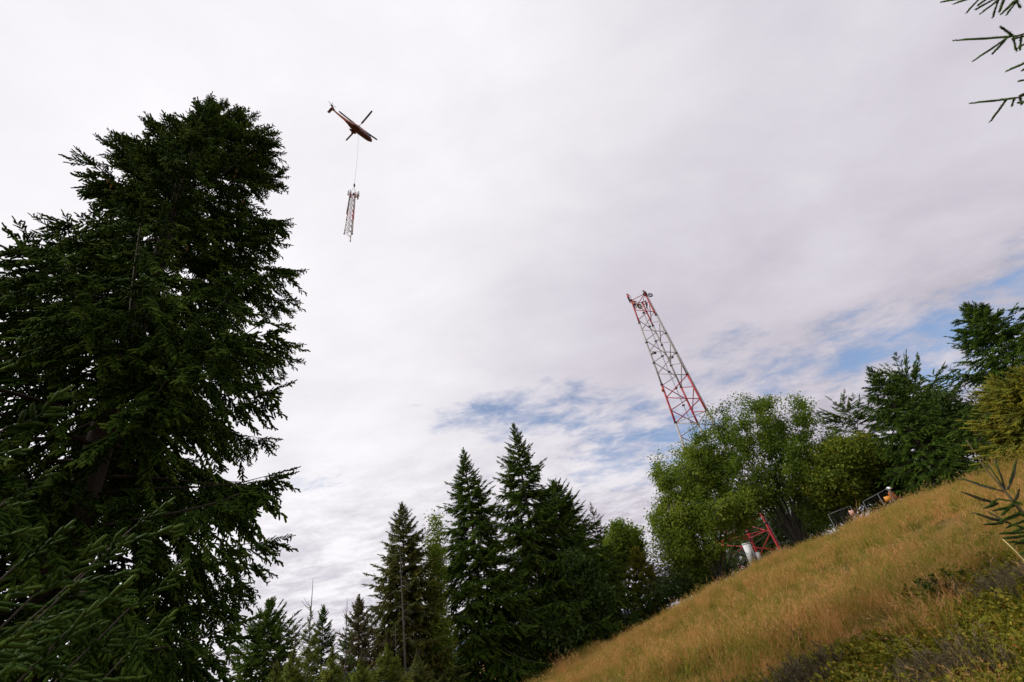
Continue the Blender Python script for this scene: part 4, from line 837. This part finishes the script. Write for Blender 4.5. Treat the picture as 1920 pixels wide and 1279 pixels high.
for k in range(5):
    a = k * 2 * math.pi / 5 + .3; T = Tri(); d = np.array([math.cos(a), 0, math.sin(a)]); w = np.array([-math.sin(a), 0, math.cos(a)]); M = np.stack([d, w, [0, 1, 0]], 1); box(T, np.array([-11.1, -.5, .1]) + d * .85, (1.3, .2, .05), M); T.build('tail_rotor_blade', BLADE, heli)
T = Tri(); bar(T, (-11.1, 0, .1), (-11.1, -.6, .1), .16, 10); T.build('tail_rotor_hub', DARKSTEEL, heli)
T = Tri(); bar(T, (0, 0, -.7), (0, 0, .15), .2, 12); bar(T, (0, 0, -.06), (0, 0, .1), .5, 14); T.build('rotor_mast', DARKSTEEL, heli)
for k in range(4):
    a = k * math.pi / 2; d = np.array([math.cos(a), math.sin(a), 0]); w = np.array([-math.sin(a), math.cos(a), 0]); V = []
    T = Tri(); N = 8
    for i_ in range(N):
        u = i_ / (N - 1); r = 1.7 + u * 6.4; z = .05 + .35 * u ** 2; ch = .31 if u < .96 else .24
        V += [d * r + w * ch + [0, 0, z - .03], d * r + [0, 0, z + .045], d * r - w * ch + [0, 0, z + .03], d * r + [0, 0, z - .04]]
    F = []
    for i_ in range(N - 1):
        for j in range(4): p, q = i_ * 4 + j, i_ * 4 + (j + 1) % 4; F += [[p, q, p + 4], [q, q + 4, p + 4]]
    F += [[0, 2, 1], [0, 3, 2], [N * 4 - 4, N * 4 - 3, N * 4 - 2], [N * 4 - 4, N * 4 - 2, N * 4 - 1]]; T.add(V, F); bl_ = T.build('rotor_blade', BLADE, heli)
    T = Tri(); bar(T, d * .4 + [0, 0, .03], d * 1.8 + [0, 0, .06], .085, 8); T.build('blade_cuff', DARKSTEEL, bl_)
# long line
HOOK = np.array([-41.0, 96.6, 131.2]); T = Tri(); tubes(T, np.array([HUB + [0, 0, -3.8], (HUB + [0, 0, -3.8]) * .5 + HOOK * .5 + [.25, 0, 0], HOOK]), np.full(3, .038), 6)
line = T.build('long_line', CABLE); tag(line, 'thin pale rope hanging from the helicopter to the load', 'rope')
T = Tri(); bar(T, HOOK + [0, 0, -.7], HOOK + [0, 0, .3], .28, 10); bar(T, HOOK + [0, 0, -1.1], HOOK + [0, 0, -.7], .12, 8); T.build('hook', DARKSTEEL, line)

# ------------------------------------------------------------------ hanging mast section
LT, LB = np.array([-41.2, 96.8, 127.3]), np.array([-42.1, 96.3, 108.4]); load = empty('mast_section', tuple(LB)); tag(load, 'slender lattice mast section with antennas hanging below the helicopter', 'mast section')
def l_leg(k, u):
    a = math.radians((215, 335, 95)[k]); r = 1.42 - .5 * u; c_ = (LT - LB) * u; return c_ + np.array([math.cos(a) * r, math.sin(a) * r, 0])
def lcol(u): return (WHITE, RED, WHITE, RED)[min(3, int(u * 3.6))]
for k in range(3):
    for u0, u1 in ((-.02 - .03 * k, .28), (.28, .56), (.56, .84), (.84, 1.0)):
        T = Tri(); bar(T, l_leg(k, u0), l_leg(k, u1), .125, 8); T.build('leg', lcol((u0 + u1) / 2), load)
    T = Tri(); bar(T, l_leg(k, -.03 - .03 * k), l_leg(k, -.015 - .03 * k), .2, 8); T.build('flange', DARKSTEEL, load)
for la, lb in ((0, 1), (1, 2), (0, 2)):
    for k in range(16):
        u0, u1 = k / 16, (k + 1) / 16; T = Tri(); a_, b_ = (la, lb) if k % 2 else (lb, la); bar(T, l_leg(a_, u0), l_leg(b_, u1), .065, 5)
        T.build('strut', lcol(u0), load)
        if k % 2 == 0: T = Tri(); bar(T, l_leg(la, u0), l_leg(lb, u0), .05, 5); T.build('strut', lcol(u0), load)
T = Tri(); zz_ = [(LT - LB) * u for u in (0, .95)]
for o_ in (-.2, .2): bar(T, zz_[0] + [o_ - .2, -.4, 0], zz_[1] + [o_ - .2, -.4, 0], .03, 4)
lad = T.build('ladder', STEEL, load); T = Tri()
for u in np.arange(.01, .95, .02): c_ = (LT - LB) * u + [-.2, -.4, 0]; bar(T, c_ - [.2, 0, 0], c_ + [.2, 0, 0], .025, 4)
tag(T.build('rungs', STEEL, lad), kind='stuff')
T = Tri(); bar(T, l_leg(0, .45) + [-.15, -.1, 0], l_leg(0, .98) + [-.15, -.1, 0], .17, 6); T.build('cable_bundle', DARKSTEEL, load)
for (ax_, ay_, u, hh) in ((-1.75, -.4, 1.0, 2.2), (-.95, -.75, .99, 2.3), (1.2, .3, .94, 2.4), (1.85, -.2, .93, 2.6), (1.0, 1.2, .95, 2.2), (-1.3, .7, .99, 2.0), (1.35, -.7, .86, 1.0)):
    c_ = (LT - LB) * u; T = Tri(); box(T, c_ + [ax_, ay_, .2], (.3, .18, hh)); an = T.build('antenna_panel', PANELGREY, load)
    T = Tri(); bar(T, c_ + [ax_ * .86, ay_ * .86, -hh * .55], c_ + [ax_ * .86, ay_ * .86, hh * .7], .05, 6); bar(T, c_ + [ax_ * .3, ay_ * .3, .5], c_ + [ax_ * .86, ay_ * .86, .5], .045, 5); bar(T, c_ + [ax_ * .3, ay_ * .3, -.5], c_ + [ax_ * .86, ay_ * .86, -.5], .045, 5); T.build('bracket', DARKSTEEL, an)
c_ = (LT - LB) * .93 + np.array([.35, -.6, 0]); T = Tri(); bar(T, c_, c_ + [.1, -.35, 0], .42, 14, .3); T.build('dish', DARKSTEEL, load)
for k in range(3):
    T = Tri(); bar(T, l_leg(k, 1.0), HOOK + [0, 0, -1.0] - LB, .045, 5); T.build('sling', DARKSTEEL if k == 0 else CABLE, load)

# ------------------------------------------------------------------ people
def person(label, loc, rz_, pose, jacket, trousers, helmet, group=None, sc=1.0):
    J = {'pelvis': (0, 0, .95), 'belly': (0, .01, 1.12), 'chest': (0, .0, 1.32), 'neck': (0, 0, 1.5), 'head': (0, .03, 1.62), 'crown': (0, .02, 1.73), 'nose': (0, .13, 1.62)}
    par = {'belly': 'pelvis', 'chest': 'belly', 'neck': 'chest', 'head': 'neck', 'crown': 'head', 'nose': 'head'}
    rad = {'pelvis': .15, 'belly': .145, 'chest': .165, 'neck': .06, 'head': .1, 'crown': .075, 'nose': .03}
    for s_, n_ in ((-1, 'l'), (1, 'r')):
        J['hip' + n_] = (.1 * s_, 0, .88); J['knee' + n_] = (.11 * s_, .04, .5); J['ankle' + n_] = (.11 * s_, 0, .09); J['toe' + n_] = (.12 * s_, .16, .04)
        J['sho' + n_] = (.19 * s_, 0, 1.42); J['elb' + n_] = (.26 * s_, .02, 1.14); J['wri' + n_] = (.27 * s_, .1, .9)
        par.update({'hip' + n_: 'pelvis', 'knee' + n_: 'hip' + n_, 'ankle' + n_: 'knee' + n_, 'toe' + n_: 'ankle' + n_, 'sho' + n_: 'chest', 'elb' + n_: 'sho' + n_, 'wri' + n_: 'elb' + n_})
        rad.update({'hip' + n_: .105, 'knee' + n_: .07, 'ankle' + n_: .05, 'toe' + n_: .045, 'sho' + n_: .075, 'elb' + n_: .052, 'wri' + n_: .036})
    J.update(pose)
    for s_, n_ in ((-1, 'l'), (1, 'r')):
        w_, e_ = np.array(J['wri' + n_]), np.array(J['elb' + n_]); d = nrm(w_ - e_); a_, b__ = frame(d[None]); a_, b__ = a_[0], b__[0]
        J['palm' + n_] = tuple(w_ + d * .06); par['palm' + n_] = 'wri' + n_; rad['palm' + n_] = .032
        for f_ in range(4):
            k = 'fin%d%s' % (f_, n_); L_ = (.075, .085, .08, .06)[f_]; J[k] = tuple(w_ + d * (.06 + L_) + a_ * (f_ - 1.5) * .02 + b__ * .02); par[k] = 'palm' + n_; rad[k] = .009
        k = 'thumb' + n_; J[k] = tuple(w_ + d * .07 + a_ * -.055); par[k] = 'wri' + n_; rad[k] = .011
    names = list(J); bm = bmesh.new(); vs_ = {}; lay = bm.verts.layers.skin.verify()
    for n_ in names:
        v = bm.verts.new(J[n_]); vs_[n_] = v; v[lay].radius = (rad[n_], rad[n_]); v[lay].use_root = n_ == 'pelvis'
    for c_, p_ in par.items(): bm.edges.new((vs_[c_], vs_[p_]))
    me = bpy.data.meshes.new('body'); bm.to_mesh(me); bm.free(); tmp = bpy.data.objects.new('tmp', me); COL.objects.link(tmp)
    sk = tmp.modifiers.new('skin', 'SKIN'); sk.use_smooth_shade = True; sb = tmp.modifiers.new('sub', 'SUBSURF'); sb.levels = 1; sb.render_levels = 1
    dg = bpy.context.evaluated_depsgraph_get(); bme = bpy.data.meshes.new_from_object(tmp.evaluated_get(dg)); bpy.data.objects.remove(tmp)
    bme.materials.clear()
    for m_ in (jacket, trousers, SKIN, RUBBER): bme.materials.append(m_)
    ks = names; KP = np.array([J[k] for k in ks]); cls = [2 if k[:4] in ('head', 'crow', 'nose', 'neck', 'palm', 'fin0', 'fin1', 'fin2', 'fin3', 'thum') else 1 if k[:3] in ('hip', 'kne', 'pel') else 3 if k[:3] in ('ank', 'toe') else 0 for k in ks]
    for pl in bme.polygons: pl.material_index = cls[int(np.argmin(np.linalg.norm(KP - np.array(pl.center), axis=1)))]
    body_ = link('person', bme); body_.location = loc; body_.rotation_euler = (0, 0, rz_); body_.scale = (sc,) * 3; tag(body_, label, 'person', group)
    bm = bmesh.new(); bmesh.ops.create_uvsphere(bm, u_segments=16, v_segments=8, radius=.135); h_ = np.array(J['head']); c_ = np.array(J['crown'])
    for v in bm.verts: v.co.z = max(v.co.z, -.02); v.co.y *= 1.15; v.co = v.co + Vector(h_ + (c_ - h_) * .45)
    r_ = bmesh.ops.create_cone(bm, segments=16, radius1=.175, radius2=.165, depth=.02, cap_ends=True)
    for v in r_['verts']: v.co = v.co + Vector(h_ + (c_ - h_) * .42 + np.array([0, .03, 0]))
    me = bpy.data.meshes.new('helmet'); bm.to_mesh(me); bm.free(); me.materials.append(helmet); link('helmet', me, body_)
    return body_
climb = {'kneel': (-.2, .28, .72), 'anklel': (-.16, .1, .36), 'toel': (-.16, .26, .34), 'kneer': (.17, .2, .5), 'ankler': (.13, .0, .09), 'toer': (.13, .16, .06), 'elbl': (-.3, .2, 1.4), 'wril': (-.2, .42, 1.55), 'elbr': (.3, .22, 1.2), 'wrir': (.18, .42, 1.3)}
crouch = {'pelvis': (0, -.05, .52), 'belly': (0, .03, .68), 'chest': (0, .13, .86), 'neck': (0, .2, 1.03), 'head': (0, .27, 1.14), 'crown': (0, .28, 1.25), 'nose': (0, .37, 1.12), 'hipl': (-.1, -.04, .48), 'hipr': (.1, -.04, .48), 'kneel': (-.2, .32, .58), 'kneer': (.2, .32, .58), 'anklel': (-.15, .05, .12), 'ankler': (.15, .05, .12), 'toel': (-.17, .2, .06), 'toer': (.17, .2, .06),
          'shol': (-.19, .15, .96), 'shor': (.19, .15, .96), 'elbl': (-.27, .33, .75), 'elbr': (.27, .33, .75), 'wril': (-.12, .5, .7), 'wrir': (.12, .5, .7)}
GW = 'workers on the mast'
p = m_leg(0, MTOP); person('worker in a dark red jacket standing highest at the left corner of the mast top', (p[0] - .3, p[1] - .1, p[2] - .55), -1.3, {'elbl': (-.28, .2, 1.25), 'wril': (-.1, .35, 1.1), 'elbr': (.28, .2, 1.25), 'wrir': (.1, .35, 1.1)}, J_RED, T_DARK, HELMET_D, GW)
p = m_leg(0, MTOP - 2.1); person('worker in an orange jacket crouching just below the left corner of the mast top', (p[0] + .05, p[1] - .35, p[2] + .4), -1.2, crouch, J_ORANGE, T_DARK, HELMET_D, GW)
p = m_leg(2, MTOP); person('worker in dark clothes climbing at the middle of the mast top', (p[0] + .45, p[1] - .3, p[2] - 1.7), 1.6, climb, J_DARK, T_DARK, HELMET_D, GW)
p = m_leg(1, MTOP); person('worker in brown clothes crouching at the right corner, the top end of the mast', (p[0] + .15, p[1] - .15, p[2] - .95), 1.9, crouch, J_MAROON, T_DARK, HELMET_D, GW)
def rope_coil(label, c_, R_, m_, seed, n=7):
    T = Tri(); r_ = np.random.default_rng(seed); a = np.linspace(0, 2 * math.pi, 18)
    for k in range(n):
        tl = r_.normal(0, .35, 2); rr_ = R_ * r_.uniform(.7, 1.15); P_ = np.stack([np.cos(a) * rr_ * .6 + tl[0] * .2, np.sin(a) * .12 + .1 * tl[1] * np.cos(a), np.sin(a) * rr_ + r_.normal(0, .05)], -1) + r_.normal(0, .05, 3); tubes(T, P_, np.full(18, .03), 5)
    o = T.build('rope_coil', m_); o.location = tuple(c_); tag(o, label, 'rope', 'rope coils on the mast')
p = m_leg(0, MTOP - 1.6); rope_coil('olive rope coil hanging beside the orange worker on the mast', p + [.85, -.15, .1], .5, ROPE, 3, 10)
p = m_leg(1, MTOP - .8); rope_coil('black rope coil hanging at the right top corner of the mast', p + [.62, -.2, .05], .38, DARKSTEEL, 4, 6)

q = at(1358, 1052, 56); person('person in a red jacket and blue trousers left of the white cabinet', (q[0], q[1], q[2] - 1.45), 2.6, {}, J_RED, T_BLUE, HELMET_D, 'people on the ground')
q = at(1664, 914, 39.5); person('person with a white helmet and orange jacket behind the upper grey fence panel', (q[0], q[1], q[2] - 1.78), 3.6, {}, J_ORANGE, T_BLUE, HELMET, 'people on the ground')

# ------------------------------------------------------------------ cabinet and fences
q0, q1 = at(1396, 1021, 57), at(1412, 1052, 57); cab = empty('equipment_cabinet', (q1[0], q1[1], q1[2] - .5), -.5); tag(cab, 'white equipment cabinet under the red legs of the mast', 'cabinet')
hc = q0[2] - q1[2] + .5
T = Tri(); box(T, (0, 0, hc / 2), (.72, .62, hc)); cb = T.build('housing', CABINET, cab)
T = Tri(); box(T, (0, -.33, hc * .52), (.6, .04, hc * .84)); dr_ = T.build('door', CABINET, cab); T = Tri(); box(T, (.22, -.37, hc * .55), (.04, .05, .22)); T.build('handle', DARKSTEEL, dr_)
T = Tri(); box(T, (0, 0, hc + .04), (.78, .68, .09)); T.build('roof', CABINET, cab)
T = Tri(); box(T, (.62, .1, hc * .28), (.45, .5, hc * .56)); T.build('side_box', PANELGREY, cab)
def fence_panel(label, tl, trr, D, hh, seed, sign=None, posts=(0, 1), dD=0.0):
    A, B = at(*tl, D), at(*trr, D + dD); root = empty('fence_panel', (A[0], A[1], A[2] - hh)); tag(root, label, 'fence', 'grey fence panels'); A0 = A - [0, 0, hh]; d = B - A
    T = Tri(); bar(T, A - A0, B - A0, .026, 8); T.build('rail', FENCE, root); T = Tri(); bar(T, A - A0 - [0, 0, hh - .15], B - A0 - [0, 0, hh - .15], .03, 8); T.build('rail', FENCE, root)
    for u in posts: T = Tri(); c_ = A + d * u - A0; bar(T, c_ - [0, 0, hh], c_, .028, 8); T.build('post', FENCE, root)
    T = Tri(); L_ = np.linalg.norm(d)
    for u in np.arange(0, 1, .16 / L_): c_ = A + d * u - A0; bar(T, c_ - [0, 0, hh - .15], c_, .0025, 3)
    for v in np.arange(.2, hh, .2): bar(T, A - A0 - [0, 0, v], B - A0 - [0, 0, v], .0025, 3)
    tag(T.build('wire_mesh', FENCE, root), kind='stuff')
    if sign:
        for (u, v, w_, h_, m_) in sign:
            dn = nrm(d * [1, 1, 0]); c_ = A + d * u - A0 - [0, 0, v] + np.cross(dn, [0, 0, 1.0]) * .05; M = np.stack([dn, np.cross([0, 0, 1.0], dn), [0, 0, 1]], 1); T = Tri(); box(T, c_, (w_, .02, h_), M); T.build('sign', m_, root)
fence_panel('upper grey fence panel with an orange sign, nearest the dense dark spruce', (1618, 941), (1664, 916), 39, 2.2, 1, sign=[(.82, .5, .34, .3, SIGN_ORANGE)], posts=(0, .6, 1))
fence_panel('grey fence panel with a faded pink sign below the yellowing tree', (1553, 965), (1594, 949), 41, 2.2, 2, sign=[(.93, .42, .3, .34, SIGN_PINK)])
fence_panel('small grey fence panel with an orange sign at the meadow edge left of the larch', (1127, 1160), (1144, 1152), 40, 1.9, 3, sign=[(.3, .5, .3, .6, SIGN_ORANGE), (1.3, .75, .28, .32, SIGN_PINK)])
fence_panel('small grey fence panel at the meadow edge directly below the larch', (1158, 1153), (1172, 1143), 40.5, 1.9, 4)
fence_panel('leftmost grey fence panel, at the meadow edge below the dark spruces', (1106, 1172), (1123, 1163), 39.5, 1.9, 5)
